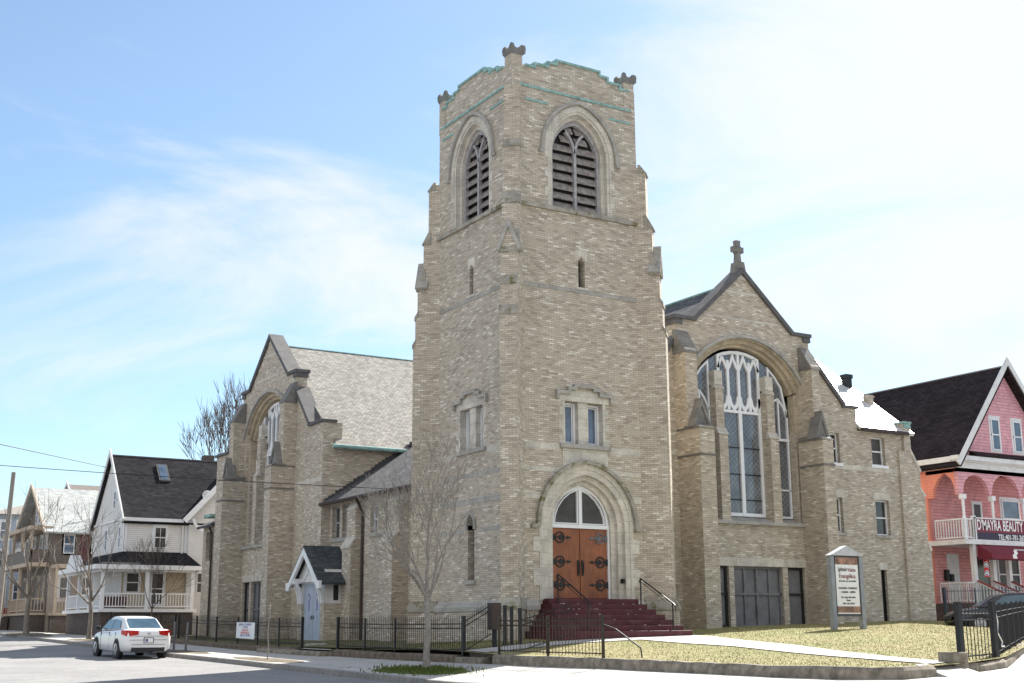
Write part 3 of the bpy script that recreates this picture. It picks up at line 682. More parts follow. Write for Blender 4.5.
for s_ in (-1, 1):
    lf = MB(); x0, x1 = sorted((dc+s_*.012, dc+s_*1.06))
    lf.rect(FS, x0, x1, 2.58, 4.77, -.50, -.42)
    L_ = lf.build('entrance_door', DOORW, CH, bevel=.006)
    for z in (3.0, 3.72, 4.48): strap_hinge(FS, dc+s_*1.05, z, -s_, -.42).build('strap_hinge', IRN if not (s_ > 0 and z == 4.48) else IRG, L_)
    hb = MB().rect(FS, *sorted((dc+s_*.05, dc+s_*.12)), 3.28, 3.78, -.42, -.40); hb.tube([P(FS, dc+s_*.085, 3.35, -.34), P(FS, dc+s_*.085, 3.71, -.34)], .015, 6)
    hb.build('door_handle', IRN, L_)
MB().rect(FS, dc+1.35, dc+1.42, 3.05, 3.2, -.1, .05).build('lock_box', IRN, ent)
# entrance steps
sp = MB(); n = 7; cx = 2.40
for k in range(n):
    zt = 2.55-k*.163; hwk = 1.70+.115*k; yy = -.36-.30*k
    sp.box(cx-hwk, cx+hwk, yy, .42 if k == 0 else -.004-.002*k, (1.2 if k == n-1 else zt-.163+.001), zt)
STEP = sp.build('entrance_steps', MAR, CH, bevel=.012)
sp = MB(); rr = random.Random(4)
for k in range(26):
    q = rr.randrange(1, 7); x = cx+rr.uniform(-1.6, 1.9); y = -.36-.3*q+rr.uniform(.02, .1); z = 2.55-q*.163; sp.box(x, x+rr.uniform(.02, .07), y, y+.03, z, z+.012)
sp.build('litter_scraps', WHT, STEP)

# ---- gable fronts (shared by the south and the west wing); u measured from the ridge
def gable_front(F, base, wingL, wingR, eaveL, eaveR, proj, window_refl):
    wl = MB()
    Ro, zc_o = 3.42, 9.55
    def opn(r, zc, hw, zs=5.68): return arch_open(0, zs, round_arc(0, zc, r, hw))
    base_holes = [[(a, base-.0+.25), (b, base+.25), (b, 3.95), (a, 3.95)] for a, b in ((-1.95, -1.3), (-1.05, 1.45), (1.72, 2.62))]
    out = [(-wingL, base-.4), (wingR, base-.4), (wingR, eaveR), (wingR-.0, 10.62), (5.3, 10.62), (3.52, 12.5), (3.52, 13.4), (2.62, 13.42), (0, 15.68), (-2.62, 13.42), (-3.52, 13.4), (-3.52, 12.5), (-5.3, 10.62), (-wingL, 10.62)]
    if wingR > 8: out[2:4] = [(wingR, 9.7), (6.05, 9.7), (6.05, 10.62)]
    holes = [opn(3.3, 9.62, 2.86)]+base_holes
    if wingR > 8:
        for a, b, c, d in WW: holes.append([(a, c), (b, c), (b, d), (a, d)])
    wl.prism(F, out, 0, -.5, holes=holes)
    g = wl.build('gable_wall', BR, CH)
    # arch orders
    s_ = MB()
    n = 18; arcs = [round_arc(0, zc, r, h, n) for r, zc, h in ((3.44, 9.57, 3.2), (3.26, 9.66, 2.84), (3.05, 9.72, 2.76), (2.86, 9.78, 2.62), (2.68, 9.82, 2.5))]
    s_.strip(F, arcs[1], .0, .22, -.3, -.005)
    s_.strip(F, arcs[2], .0, .19, -.55, -.14)
    s_.strip(F, arcs[3], .0, .19, -.75, -.30)
    for s in (-1, 1):
        s_.rect(F, *sorted((s*2.86, s*2.66)), 9.35, 10.9, -.5, -.142)
    s_.build('window_arch', stone_mat('buff_stone', (.47, .40, .30), dirt=.3), g)
    hm = MB().strip(F, round_arc(0, 9.57, 3.46, 3.25, n), .07, .06, 0, .13); hm.build('hood_mould', STD, g)
    jb = MB()
    for s in (-1, 1): jb.rect(F, *sorted((s*2.86, s*2.6)), 5.68, 9.36, -.6, -.15)
    jb.build('window_jamb', BR, g)
    # sloping sill
    Fs = FR(P(F, 0, 0), F[3], (0, 0, 1), F[1])
    MB().prism(Fs, [(-.7, 5.95), (.12, 5.66), (.12, 5.54), (-.7, 5.54)], -2.85, 2.85).build('window_sill', STD, g)
    # great window
    win = MB(); D = -.42
    # brick mullion piers with sloped caps
    for s in (-1, 1):
        x = s*1.33
        pr_ = MB().rect(F, x-.22, x+.22, 5.6, 9.05, -.6, .06).rect(F, x-.2, x+.2, 9.05, 10.9, -.6, -.08)
        pier = pr_.build('window_pier', BR, g)
        cp = MB().prism(FR(P(F, x, 0), F[3], (0, 0, 1), F[1]), [(.10, 9.0), (-.1, 9.28), (-.15, 9.28), (-.15, 9.0)], -.25, .25)
        cp.prism(FR(P(F, x, 0), F[3], (0, 0, 1), F[1]), [(-.04, 10.82), (-.2, 11.02), (-.3, 11.02), (-.3, 10.82)], -.24, .24)
        cp.rect(F, x-.2, x+.2, 10.98, 11.55, -.6, -.12); cp.build('pier_cap', ST, pier)
    W = .07
    # centre light
    ztop = lambda u, r=2.70: 9.82+math.sqrt(max(0, r*r-u*u))
    cpts = [(-1.11, 5.9), (1.11, 5.9)]+[(u, ztop(u)) for u in (1.11, .8, .45, 0, -.45, -.8, -1.11)]
    win.strip(F, cpts, .13, 0, D-.1, D, closed=True)
    win.rect(F, -.085, .085, 5.9, 10.1, D-.1, D+.015); win.rect(F, -1.11, 1.11, 9.98, 10.09, D-.1, D+.01)
    for u in (-.56, 0, .56): win.rect(F, u-.065, u+.065, 10.1, 12.1 if u else 12.45, D-.1, D+.01)
    for k in range(4):
        uc = -.83+.555*k; hw = .235
        win.strip(F, [(uc-hw, 11.75), (uc-hw*.45, 12.02), (uc, 12.2+.12*(1-abs(k-1.5)/1.5)), (uc+hw*.45, 12.02), (uc+hw, 11.75)], .055, .055, D-.1, D)
        win.strip(F, [(uc-hw, 10.65), (uc-hw*.75, 10.35), (uc, 10.14), (uc+hw*.75, 10.35), (uc+hw, 10.65)], .07, .07, D-.1, D)
    for uc in (-.56, .56):
        win.strip(F, [(uc-.5, 9.98), (uc-.42, 9.6), (uc, 9.42), (uc+.42, 9.6), (uc+.5, 9.98)], .03, .03, D-.1, D-.02) if False else None
    # side lights
    for s in (-1, 1):
        a, b = sorted((s*1.55, s*2.58)); i_, o_ = s*1.55, s*2.56
        pts = [(i_, 5.9), (o_, 5.9), (o_, 9.98), (s*2.3, ztop(2.3)), (s*1.95, ztop(1.95)), (i_, ztop(1.55))]
        win.strip(F, pts, .08 if s > 0 else 0, 0 if s > 0 else .08, D-.1, D, closed=True)
        win.rect(F, a, b, 9.02, 9.12, D-.1, D+.01); win.rect(F, a, b, 7.0, 7.06, D-.1, D)
        win.rect(F, (a+b)/2-.035, (a+b)/2+.035, 9.1, 10.7, D-.1, D)
        win.strip(F, [(a+.05, 10.2), ((3*a+b)/4, 10.62), ((a+b)/2, 10.75)], .035, .035, D-.1, D); win.strip(F, [(b-.05, 10.0), ((3*b+a)/4, 10.45), ((a+b)/2, 10.75)], .035, .035, D-.1, D)
    Wn = win.build('great_window', WHC, CH)
    gl = MB().prism(F, [(x*.985, z) for x, z in opn(2.70, 9.82, 2.6, 5.8)], D-.09, D-.07); gl.build('pane', GLS, Wn)
    gr = MB()
    for z in (6.55, 7.55, 8.6): gr.rect(F, -1.1, 1.1, z-.018, z+.018, D-.08, D-.03)
    gr.build('saddle_bar', IRN, Wn)
    # basement lintel and boarded windows
    bl = MB().rect(F, -2.55 if False else -2.0, 2.72, 3.95, 4.28, 0, .02); bl.build('basement_lintel', ST, g)
    for a, b in ((-1.95, -1.3), (-1.05, 1.45), (1.72, 2.62)):
        f_ = MB(); small_frame(f_, F, a, b, base+.25, 3.95, -.12, .09, .1)
        if b-a > 1.5: f_.rect(F, (a+b)/2-.05, (a+b)/2+.05, base+.25, 3.95, -.24, -.11)
        f_.rect(F, a, b, base+1.45, base+1.53, -.24, -.12)
        if b-a > 1.5: [f_.rect(F, q-.03, q+.03, base+.25, 3.95, -.24, -.13) for q in (a+.62, b-.62)]
        bo = f_.build('basement_window', BLKP if b-a < 1.5 else BOARD, CH)
        MB().rect(F, a+.02, b-.02, base+.27, 3.93, -.22, -.20).build('mesh_panel', BOARD, bo)
    # buttresses
    for s in (-1, 1):
        xi, xo = (2.70, 3.28) if (s > 0 and wingR > 8) else (2.85, 3.58)
        a, b = sorted((s*xi, s*xo)); au, bu = sorted((s*(xi+.22), s*(xo+.06)))
        Fb = FR(P(F, 0, 0), F[3], (0, 0, 1), F[1])
        bt = MB().prism(Fb, [(-.05, base-.4), (proj, base-.4), (proj, 9.0), (.75, 9.6), (.75, 9.0), (-.05, 9.0)][:3]+[(-.05, 9.0)], a, b)
        bt.prism(Fb, [(-.05, 8.99), (.70*proj/1.3, 8.99), (.70*proj/1.3, 12.0), (.2, 12.75), (-.05, 12.75)], au, bu)
        bo = bt.build('buttress', BR, CH)
        cp = MB()
        # gablet at mid height
        mid = (a+b)/2; hw = (b-a)/2
        cp.strip(F, [(a-.03, 8.98), (mid, 9.95), (b+.03, 8.98)], .06, .05, proj*.4, proj-.22)
        cp.prism(F, [(a, 8.99), (b, 8.99), (mid, 9.9)], proj*.4, proj-.28)
        pj = .70*proj/1.3
        cp.prism(Fb, [(pj+.06, 11.9), (.14, 12.88), (.0, 12.88), (.0, 11.9)], au-.04, bu+.04)
        cp.rect(F, a-.03, b+.03, 7.9, 7.97, .0, proj+.04)
        cp.prism(Fb, [(proj+.04, 8.93), (proj-.25, 9.12), (0, 9.12), (0, 8.93)], a-.03, b+.03)
        cp.build('buttress_cap', CAPG, bo)
    # gable copings
    cp = MB(); 
    cp.strip(F, [(2.56, 13.40), (0, 15.68), (-2.56, 13.40)][::-1], .16, .02, -.62, .12)
    for s in (-1, 1):
        cp.rect(F, *sorted((s*2.5, s*3.62)), 13.38, 13.52, -.62, .13)
        cp.rect(F, *sorted((s*3.2, s*3.58)), 13.16, 13.38, -.55, .08)
        pts = [(s*3.45, 12.62), (s*5.3, 10.68)]
        cp.strip(F, pts if s > 0 else pts[::-1], .13, .04, -.62, .12)
        e = 6.13 if (s > 0 and wingR > 8) else (wingR+.08 if s > 0 else wingL+.08)
        cp.rect(F, *sorted((s*5.2, s*e)), 10.60, 10.72, -.62, .13)
    cp.build('gable_coping', CAPD, g)
    bn = MB()
    bn.rect(F, -2.0, 2.0, 13.66, 13.76, 0, .008); bn.rect(F, -.9, .9, 14.78, 14.88, 0, .008); bn.rect(F, -3.4, -2.9, 12.9, 13.0, 0, .008)
    bn.rect(F, *( (3.62, min(wingR, 9)-.1) ), 8.02, 8.2, 0, .008); bn.rect(F, -wingL+.1, -3.62, 8.02, 8.2, 0, .008)
    bn.prism(F, [(-.32, 15.4), (.32, 15.4), (0, 15.60)], 0, .012)
    bn.build('stone_band', ST, g)
    return g
WW = [(4.45, 4.98, 8.25, 9.5), (6.85, 7.65, 8.3, 9.5), (4.45, 4.95, 5.42, 6.84), (6.85, 7.67, 5.38, 6.84), (6.91, 7.25, 1.85, 3.95)]
FG = S_(4.0, 13.02); FGW = W_(1.0, 24.75)
gable_front(FG, 1.42, 5.9, 8.98, 9.7, 9.7, 1.3, 1)
WWs = WW; 
FGm = FR((1.0, 24.75, 0), (0, 1, 0), (0, 0, 1), (-1, 0, 0))
gable_front(FGm, 1.15, 6.75, 7.2, 9.6, 9.6, 1.15, 0)
# windows of the east wing of the south front
def sash(F, a, b, z0, z1, parent=None, lintel=ST, name='sash_window', glass=GLD, frame=WHC, d=-.16, sill=True, surround=0, rail=True, bars=0):
    f_ = MB(); small_frame(f_, F, a, b, z0, z1, d, .06, .08)
    if rail: f_.rect(F, a, b, (z0+z1)/2-.03, (z0+z1)/2+.03, d-.08, d-.01)
    for k in range(bars):
        u = a+(b-a)*(k+1)/(bars+1); f_.rect(F, u-.012, u+.012, z0, z1, d-.07, d-.03)
    if surround:
        f_.strip(F, [(a, z0), (b, z0), (b, z1), (a, z1)], 0, surround, -.02, .03, closed=True)
        f_.rect(F, a-surround-.03, b+surround+.03, z1+surround, z1+surround+.05, 0, .07)
    o = f_.build(name, frame, parent or CH)
    MB().rect(F, a+.01, b-.01, z0+.01, z1-.01, d-.06, d-.045).build('pane', glass, o)
    if lintel: MB().rect(F, a-.08, b+.08, z1, z1+.3, -.05, .012).build('lintel', lintel, o)
    if sill: MB().rect(F, a-.1, b+.1, z0-.12, z0, -.14, .06).build('sill', STD if lintel else frame, o)
    return o
for i, (a, b, c, d) in enumerate(WW[:4]): sash(FG, a, b, c, d, glass=(GLM if i == 1 else GLD), lintel=ST if d < 9 else None)
bo = MB().rect(FG, 6.91, 7.25, 1.85, 3.95, -.22, -.2); small_frame(bo, FG, 6.91, 7.25, 1.85, 3.95, -.12, .04, .08)
bo = bo.build('basement_window', BLKP, CH); MB().rect(FG, 6.86, 7.30, 3.95, 4.25, -.05, .012).build('lintel', ST, bo)
# end buttress of the south front (steps down to the east)
cb = MB(); Fe = S_(4.0, 0)
cb.prism(Fe, [(21.4, 1.0), (22.95, 1.0), (22.95, 4.9), (22.8, 5.1), (22.8, 7.2), (22.6, 7.4), (22.6, 8.3), (22.15, 9.0), (22.15, 10.2), (21.75, 10.2), (21.75, 9.0), (21.4, 9.0)], -.55, .12)
cbo = cb.build('buttress', BR, CH)
cp = MB()
for a, z, b, z2 in ((23.0, 4.85, 22.78, 5.2), (22.86, 7.15, 22.55, 7.5), (22.68, 8.2, 22.1, 9.12)): cp.prism(Fe, [(a, z), (b, z2), (b-.08, z2-.02), (a-.12, z-.1)], -.58, .15)
cp.build('buttress_cap', ST, cbo)
cp = MB().box(21.72, 22.2, 3.8, 4.6, 10.2, 10.28).box(21.78, 22.2, 3.85, 4.5, 10.0, 10.2); cp.build('copper_cap', COP, cbo)
MB().strip(FR((12.85, 0, 0), (1, 0, 0), (0, 0, 1), (0, -1, 0)), [(0, 0), (0, .01)], 0, 0, 0, 0)
# other walls of the church body
bd = MB()
bd.box(1.46, 12.0, 17.97, 18.45, 1, 9.8)                # south wall of the west arm
bd.box(6.96, 7.4, 4.5, 18.0, 1, 10.6); bd.box(21.9, 22.35, 4.5, 17, 1, 9.6)
bd.prism(W_(22.35), [(4.5, 9.6), (17, 9.6), (10.75, 14.9)], 0, .4)
bd.box(1.45, 22, 31.5, 31.95, 1, 9.6)
bd.box(1.5, 1.9, 18, 18.6, 9, 10.6)
bd.build('body_wall', BR, CH)
def slab_roof(name, quad, th, mat):
    v = [Vector(q) for q in quad]; n = (v[1]-v[0]).cross(v[3]-v[0]).normalized(); n = n if n.z > 0 else -n
    mb = MB(); k = len(v); mb.add([q for q in v]+[q-n*th for q in v], [tuple(range(k)), tuple(range(2*k-1, k-1, -1))]+[(i, (i+1) % k, (i+1) % k+k, i+k) for i in range(k)])
    return mb.build(name, mat, CH)
RZ = 15.35
rf = slab_roof('west_arm_roof', [(1.48, 17.62, 9.58), (11.8, 17.62, 9.58), (12.85, 24.75, RZ), (1.48, 24.75, RZ)], .14, SHL)
slab_roof('west_arm_roof', [(1.48, 31.9, 9.58), (12.85, 31.9, 9.58), (12.85, 24.75, RZ), (1.48, 24.75, RZ)], .14, SHL)
slab_roof('south_arm_roof', [(6.8, 4.48, 9.95), (13.02, 4.48, RZ), (13.02, 24.9, RZ), (6.8, 24.9, 9.95)], .14, SLT)
slab_roof('south_arm_roof', [(19.2, 4.48, 9.95), (13.02, 4.48, RZ), (13.02, 24.9, RZ), (19.2, 24.9, 9.95)], .14, SLT)
ez = lambda y: 9.78+(y-3.75)*.767
ea = slab_roof('east_arm_roof', [(19.15, 3.75, ez(3.75)), (22.3, 3.75, ez(3.75)), (22.3, 10.75, ez(10.75)), (19.15, 10.75, ez(10.75))], .14, SHG)
slab_roof('east_arm_roof', [(13.2, 4.52, ez(4.52)), (19.15, 4.52, ez(4.52)), (19.15, 10.75, ez(10.75)), (13.2, 10.75, ez(10.75))], .14, SHG)
slab_roof('east_arm_roof', [(13.2, 17.7, 9.78), (22.3, 17.7, 9.78), (22.3, 10.75, RZ-.2), (13.2, 10.75, RZ-.2)], .14, SHG)
MB().tube([(1.3, 17.58, 9.50), (9.9, 17.58, 9.50)], .09, 8).build('gutter', COP, rf)
MB().box(19.1, 21.9, 3.68, 3.8, 9.66, 9.80).build('gutter', BRN, ea)
MB().tube([(1.2, 24.75, RZ+.02), (12.8, 24.75, RZ+.02)], .035, 6).build('ridge_cap', COP, rf)
MB().tube([(13.02, 4.4, RZ+.04), (13.02, 24, RZ+.04)], .04, 6).build('ridge_cap', COP, rf)
MB().box(21.78, 22.1, 5.75, 6.05, 9, 11.75).box(21.74, 22.14, 5.71, 6.09, 11.64, 11.7).build('chimney', BR, CH)
MB().box(21.8, 22.15, 7.0, 7.3, 11.9, 12.75).box(21.76, 22.19, 6.96, 7.34, 12.72, 12.9).build('black_flue', IRN, CH)
# celtic cross finial
cx, cy = 12.85, 3.98; fi = MB()
fi.prism(FG, [(-.26, 15.68), (.26, 15.68), (.17, 16.15), (-.17, 16.15)], -.38, .04)
fi.prism(FG, [(-.13, 16.15), (.13, 16.15), (.085, 16.55), (.085, 16.62), (.27, 16.58), (.27, 16.82), (.085, 16.78), (.12, 17.08), (-.12, 17.08), (-.085, 16.78), (-.27, 16.82), (-.27, 16.58), (-.085, 16.62), (-.085, 16.55)], -.27, -.07)
fi.strip(FG, [(.19*math.cos(2*math.pi*k/16), 16.7+.19*math.sin(2*math.pi*k/16)) for k in range(16)], .028, .028, -.24, -.10, closed=True)
fi.build('cross_finial', CAPG, CH)
# ---- aisle between the tower and the west gable
FA = W_(1.4, 0)
aw = MB(); AWI = [(16.95, 17.72, 5.47, 6.85), (15.88, 16.68, 5.47, 6.85), (13.3, 13.9, 5.47, 6.62), (11.85, 12.5, 5.47, 6.62)]
aw.prism(FA, [(5.2, 1), (18.0, 1), (18.0, 7.0), (5.2, 7.0)], 0, -.35, holes=[[(a, c), (b, c), (b, d), (a, d)] for a, b, c, d in AWI])
A_ = aw.build('aisle_wall', BR, CH)
for i, (a, b, c, d) in enumerate(AWI): sash(FA, a, b, c, d, glass=(GLM if i < 2 else GLB), lintel=None, frame=(SLVL if i < 2 else WHC))
MB().rect(FA, 15.75, 17.85, 5.33, 5.47, 0, .07).rect(FA, 11.7, 14.05, 5.33, 5.47, 0, .07).build('sill_course', STD, A_)
for yc, w2, pj, zt in ((15.2, .42, .45, 6.55), (11.0, .5, .7, 6.55)):
    Fb = FR((1.4, yc, 0), (-1, 0, 0), (0, 0, 1), (0, 1, 0))
    b_ = MB().prism(Fb, [(-.05, 1), (pj, 1), (pj, 5.1), (pj*.6, 5.35), (pj*.6, zt), (-.05, zt)], -w2, w2).build('buttress', BR, CH)
    MB().prism(Fb, [(pj+.05, 5.03), (pj*.55, 5.42), (0, 5.42), (0, 5.3), (pj*.6, 5.28), (pj+.05, 4.93)], -w2-.03, w2+.03).prism(Fb, [(pj*.6+.04, zt-.02), (.02, zt+.35), (-.05, zt+.35), (-.05, zt-.02)], -w2-.03, w2+.03).build('buttress_cap', ST, b_)
ar = slab_roof('aisle_roof', [(1.0, 5.3, 7.05), (1.0, 18.0, 7.05), (7.0, 18.0, 10.9), (7.0, 5.3, 10.9)], .12, SLT)
MB().tube([(.97, 5.5, 6.97), (.97, 18.1, 6.97)], .08, 8).build('gutter', BRN, ar)
MB().tube([(1.02, 14.5, 6.9), (1.15, 14.5, 6.7), (1.32, 14.5, 6.3), (1.32, 14.5, 1.2)], .06, 8).build('downspout', BRN, A_)
fl = MB(); rr = random.Random(3)
for k in range(34):
    t = k/34; x = 1.1+5.8*t; fl.box(x, x+.17, 17.80-rr.uniform(0, .06), 17.95, 7.05+3.85*t+.02, 7.05+3.85*t+.16+rr.uniform(0, .06))
fl.build('step_flashing', plain('lead_flashing', (.05, .05, .055), .6), ar)
# vent pipe against the aisle wall
MB().tube([(1.2, 12.3, 1.2), (1.2, 12.3, 2.95)], .09, 8).build('vent_pipe', BRN, A_)
MB().tube([(1.2, 12.3, 2.95), (1.2, 12.3, 3.3)], .11, 8).build('vent_cap', IRG, A_)
# low lean-to at the far end of the west front
lt = MB().prism(W_(1.2), [(31.9, .9), (34.0, .9), (34.0, 7.1), (31.9, 7.1)], 0, -.4, holes=[[(33.0, 5.3), (33.8, 5.3), (33.8, 6.8), (33.0, 6.8)]]).box(1.2, 6, 34.0, 34.3, .9, 7.1)
lt = lt.build('lean_to_wall', BR, CH); MB().rect(W_(1.2), 32.95, 33.85, 5.25, 6.85, -.25, -.2).build('pane', GLD, lt)
slab_roof('lean_to_roof', [(.8, 31.9, 7.1), (.8, 34.3, 7.1), (4, 34.3, 8.6), (4, 31.9, 8.6)], .12, SLT)
MB().box(.75, 1.6, 31.95, 33.0, 7.5, 7.65).build('copper_flashing', COP, lt)
MB().tube([(.95, 32.6, 7.0), (1.1, 32.6, 6.7), (1.1, 32.6, 1.2)], .06, 6).build('downspout', BRN, lt)
# ---- side porch
py = 16.9; vx = .22
FV = W_(vx, py)
pv = MB()
for s_ in (-1, 1):
    a, b = sorted((s_*.99, s_*1.38)); pv.rect(FV, a, b, 1.0, 2.72, -1.15, .06)
pw = pv.build('porch_wall', BR, CH)
w_ = MB()
for s_ in (-1, 1): w_.rect(FV, *sorted((s_*.98, s_*1.24)), 2.72, 4.1, -1.15, -.02)
w_.rect(FV, -1.15, 1.15, 3.55, 3.97, -.1, -.02)
Fsd = FR((0, py-1.24, 0), (1, 0, 0), (0, 0, 1), (0, -1, 0))
w_.build('porch_side', WHT, pw)
MB().prism(Fsd, [(.62, 2.85), (.84, 2.85), (.84, 3.45), (.80, 3.5), (.84, 3.62), (.73, 3.72), (.73, 3.8), (.62, 3.62), (.66, 3.5), (.62, 3.45)], -.01, .012).build('trefoil_slot', BLKP, pw)
vr = MB(); pk = (4.98, 0); ev = (3.62, 1.68)
for s_ in (-1, 1):
    q = [(-.22, py, 5.12), (-.22, py+s_*1.72, 3.55), (1.42, py+s_*1.72, 3.55), (1.42, py, 5.12)]
    v = [Vector(p) for p in q]; vr.add([p for p in v]+[p-Vector((0, 0, .1)) for p in v], [(0, 1, 2, 3), (7, 6, 5, 4)]+[(i, (i+1) % 4, (i+1) % 4+4, i+4) for i in range(4)])
PR = vr.build('porch_roof', ASV, CH)
bb = MB(); Fb = W_(-.22, py)
bb.strip(Fb, [(1.76, 3.42), (0, 5.0), (-1.76, 3.42)], .22, .0, -.08, .03)
bb.rect(Fb, -1.78, -1.5, 3.3, 3.62, -.08, .04); bb.rect(Fb, 1.5, 1.78, 3.3, 3.62, -.08, .04)
for s_ in (-1, 1):
    bb.rect(Fb, *sorted((s_*.98, s_*1.26)), 3.58, 3.78, -.9, .0)
    for uu in (1.0, 1.22):
        c_ = [(-.42+0, 3.6), (-.2, 3.45), (.05, 3.15), (.2, 2.75)]
        Fc = FR((0, py+s_*uu, 0), (1, 0, 0), (0, 0, 1), (0, 1, 0)); bb.strip(Fc, [(-.16, 3.62), (-.06, 3.52), (.04, 3.32), (.11, 3.05), (.14, 2.74)], .06, .06, -.05, .05)
bb.build('bargeboard', WHC, PR)
MB().prism(Fb, [(-1.42, 3.62), (1.42, 3.62), (0, 4.9)], -.42, -.30).build('gable_panel', WHT, PR)
MB().rect(Fb, -.05, .05, 3.62, 4.7, -.30, -.26).strip(Fb, [(-.6, 3.7), (0, 4.1), (.6, 3.7)], .04, .04, -.30, -.26).build('gable_batten', WHC, PR)
for s_ in (-1, 1):
    dl = MB().rect(FV, *sorted((s_*.015, s_*.98)), 1.17, 3.56, -.12, -.05).build('porch_door', BLD, CH)
    u = s_*.42; MB().rect(FV, u-.03, u+.03, 2.45, 3.15, -.05, -.035).rect(FV, u-.14, u+.14, 2.93, 3.01, -.05, -.035).build('door_cross', PUR, dl)
    MB().rect(FV, u-.05, u+.05, 2.92, 3.02, -.035, -.025).build('cross_centre', plain('cream_disc', (.8, .76, .6), .5), dl)
    MB().rect(FV, s_*.1-.02, s_*.1+.02, 2.1, 2.25, -.05, -.0).build('door_handle', IRG, dl)
# ================================================================ WALKS, KERB WALLS, FENCES
walk([(2.0, -2.75), (1.3, -8), (-.9, -14.4), (-1.95, -17.2)], [(4.9, -2.9), (3.0, -8.3), (.1, -14.4), (-.9, -16.75)])
walk([(-3.3, -2.15), (-1.5, -2.2), (.2, -2.3), (4.9, -2.1)], [(-3.3, -3.35), (-1.5, -3.35), (.2, -3.3), (4.9, -3.3)])
walk([(-3.4, 9.2), (.4, 9.3+8.4*0+8)], [(-3.4, 6.6), (.4, 16.0)])
ap = [(-2.48, -17.25, lawn(-2.48, -17.25)+.02), (-.9, -16.6, lawn(-.9, -16.6)+.02), (-.75, -17.3, pave(-.75, -17.3)+.012), (-2.52, -18.0, pave(-2.52, -18.0)+.012)]
tag(MB().add(ap+[(x, y, z-.5) for x, y, z in ap], [(0, 1, 2, 3), (7, 6, 5, 4)]+[(i, (i+1) % 4, (i+1) % 4+4, i+4) for i in range(4)]).build('path', CONC), kind='structure')
def kerb_wall(name, label, pts, zt, mat, wdt=.3, base=-.25, grp=None):
    pts = resample(pts, .5); mb = MB(); vs = []; rr = random.Random(len(pts))
    for i, (x, y) in enumerate(pts):
        a = Vector(pts[max(i-1, 0)]); b = Vector(pts[min(i+1, len(pts)-1)]); d = (b-a).normalized(); n = Vector((-d.y, d.x))   # n points to the property
        j = rr.uniform(-.012, .012); z = zt(x, y)+j; p = Vector((x, y))+n*rr.uniform(-.01, .01); q = p+n*wdt; e = p+n*.05; e2 = p+n*(wdt-.05)
        zb_ = pave(x, y)+base
        vs += [(p.x-n.x*.02, p.y-n.y*.02, zb_), (p.x, p.y, z-.06), (e.x, e.y, z), (e2.x, e2.y, z), (q.x, q.y, z-.05), (q.x, q.y, zb_)]
    k = 6; n = len(pts)
    fs = [(k*i+m_, k*i+(m_+1) % k, k*(i+1)+(m_+1) % k, k*(i+1)+m_) for i in range(n-1) for m_ in range(k)]+[tuple(range(k)), tuple(range(k*n-1, k*n-k-1, -1))]
    mb.add(vs, fs); return tag(mb.build(name, mat, bevel=0), label, 'kerb wall')
kt = lambda x, y: lawn(x+.1, y)+.015
kerb_wall('kerb_wall', 'low rough concrete kerb wall curving round the lawn corner below the short fence', [(-3.5, -4.0), (-3.6, -9), (-4.0, -13), (-4.25, -15.5), (-4.15, -17), (-3.5, -17.9), (-2.5, -17.75)], kt, CON)
kerb_wall('kerb_wall', 'thick concrete kerb under the right-hand black fence by the sidewalk', [(-.75, -16.95), (.4, -16.5), (1.8, -15.85), (9.8, -10.4), (20, -3.5), (28, 1.8)], lambda x, y: pave(x, y)+.17, CON, .34)
EARTH = plain('earthy_bank', (.15, .12, .09), .95, 0, .5, 6, 1.0, .2)
kerb_wall('earth_bank', 'brown earth bank under the long iron fence left of the tower', [(-3.5, 6.3), (-3.5, 2), (-3.5, -2.0)], lambda x, y: pave(x, y)+.22, EARTH, .4)
kerb_wall('earth_bank', 'brown earth bank under the fence with the white banner', [(-3.5, 34), (-3.5, 24), (-3.5, 15), (-3.5, 9.6)], lambda x, y: pave(x, y)+.2, EARTH, .4)
kerb_wall('stoop_kerb', 'low rounded concrete kerb in front of the pale blue porch door', [(-3.9, 12.2), (-4.0, 9.4), (-3.9, 6.4)], lambda x, y: pave(x, y)+.16, CON, .5)
for k in range(2):
    st_ = MB().box(-3.55+.45*k, -3.1+.45*k, -3.45, -2.05, .5, .90+.16*k)
    tag(st_.build('garden_step', CON, bevel=.01), ['lower concrete step up from the sidewalk at the fence gap', 'upper concrete step behind the lowest one at the fence gap'][k], 'step', 'garden steps at the fence gap')
def fence(name, label, pts, hgt, step=.13, post=2.2, zf=None, mat=IRN, grp=None, spear=.09, thick=.0095, endpost=.045, rails=(.12, -.16, -.28)):
    zf = zf or (lambda x, y: pave(x, y)+.22)
    rp = resample(pts, step)
    o = thing(name, label, 'fence', (pts[0][0], pts[0][1], zf(*pts[0])), grp)
    pk = MB()
    for (x, y) in rp[1:-1]:
        z = zf(x, y); pk.tube([(x, y, z+.05), (x, y, z+hgt-.02), (x, y, z+hgt+spear)], [thick, thick, .002], 4)
    pk.build('picket_panel', mat, o)
    rl = MB(); q = resample(pts, 1.0)
    for dz in rails:
        zz = (lambda p: zf(*p)+(dz if dz > 0 else hgt+dz))
        rl.tube([(p[0], p[1], zz(p)) for p in q], .014, 4)
    rl.build('rail', mat, o)
    L = 0; ps = [pts[0]]
    for a, b in zip(pts, pts[1:]):
        d = math.dist(a, b); n = max(1, round(d/post)); ps += [(a[0]+(b[0]-a[0])*i/n, a[1]+(b[1]-a[1])*i/n) for i in range(1, n+1)]
    for i, (x, y) in enumerate(ps):
        z = zf(x, y); w_ = endpost if i in (0, len(ps)-1) else .024
        MB().box(x-w_, x+w_, y-w_, y+w_, z-.2, z+hgt+(.06 if w_ > .03 else .02)).build('post', mat, o)
    return o
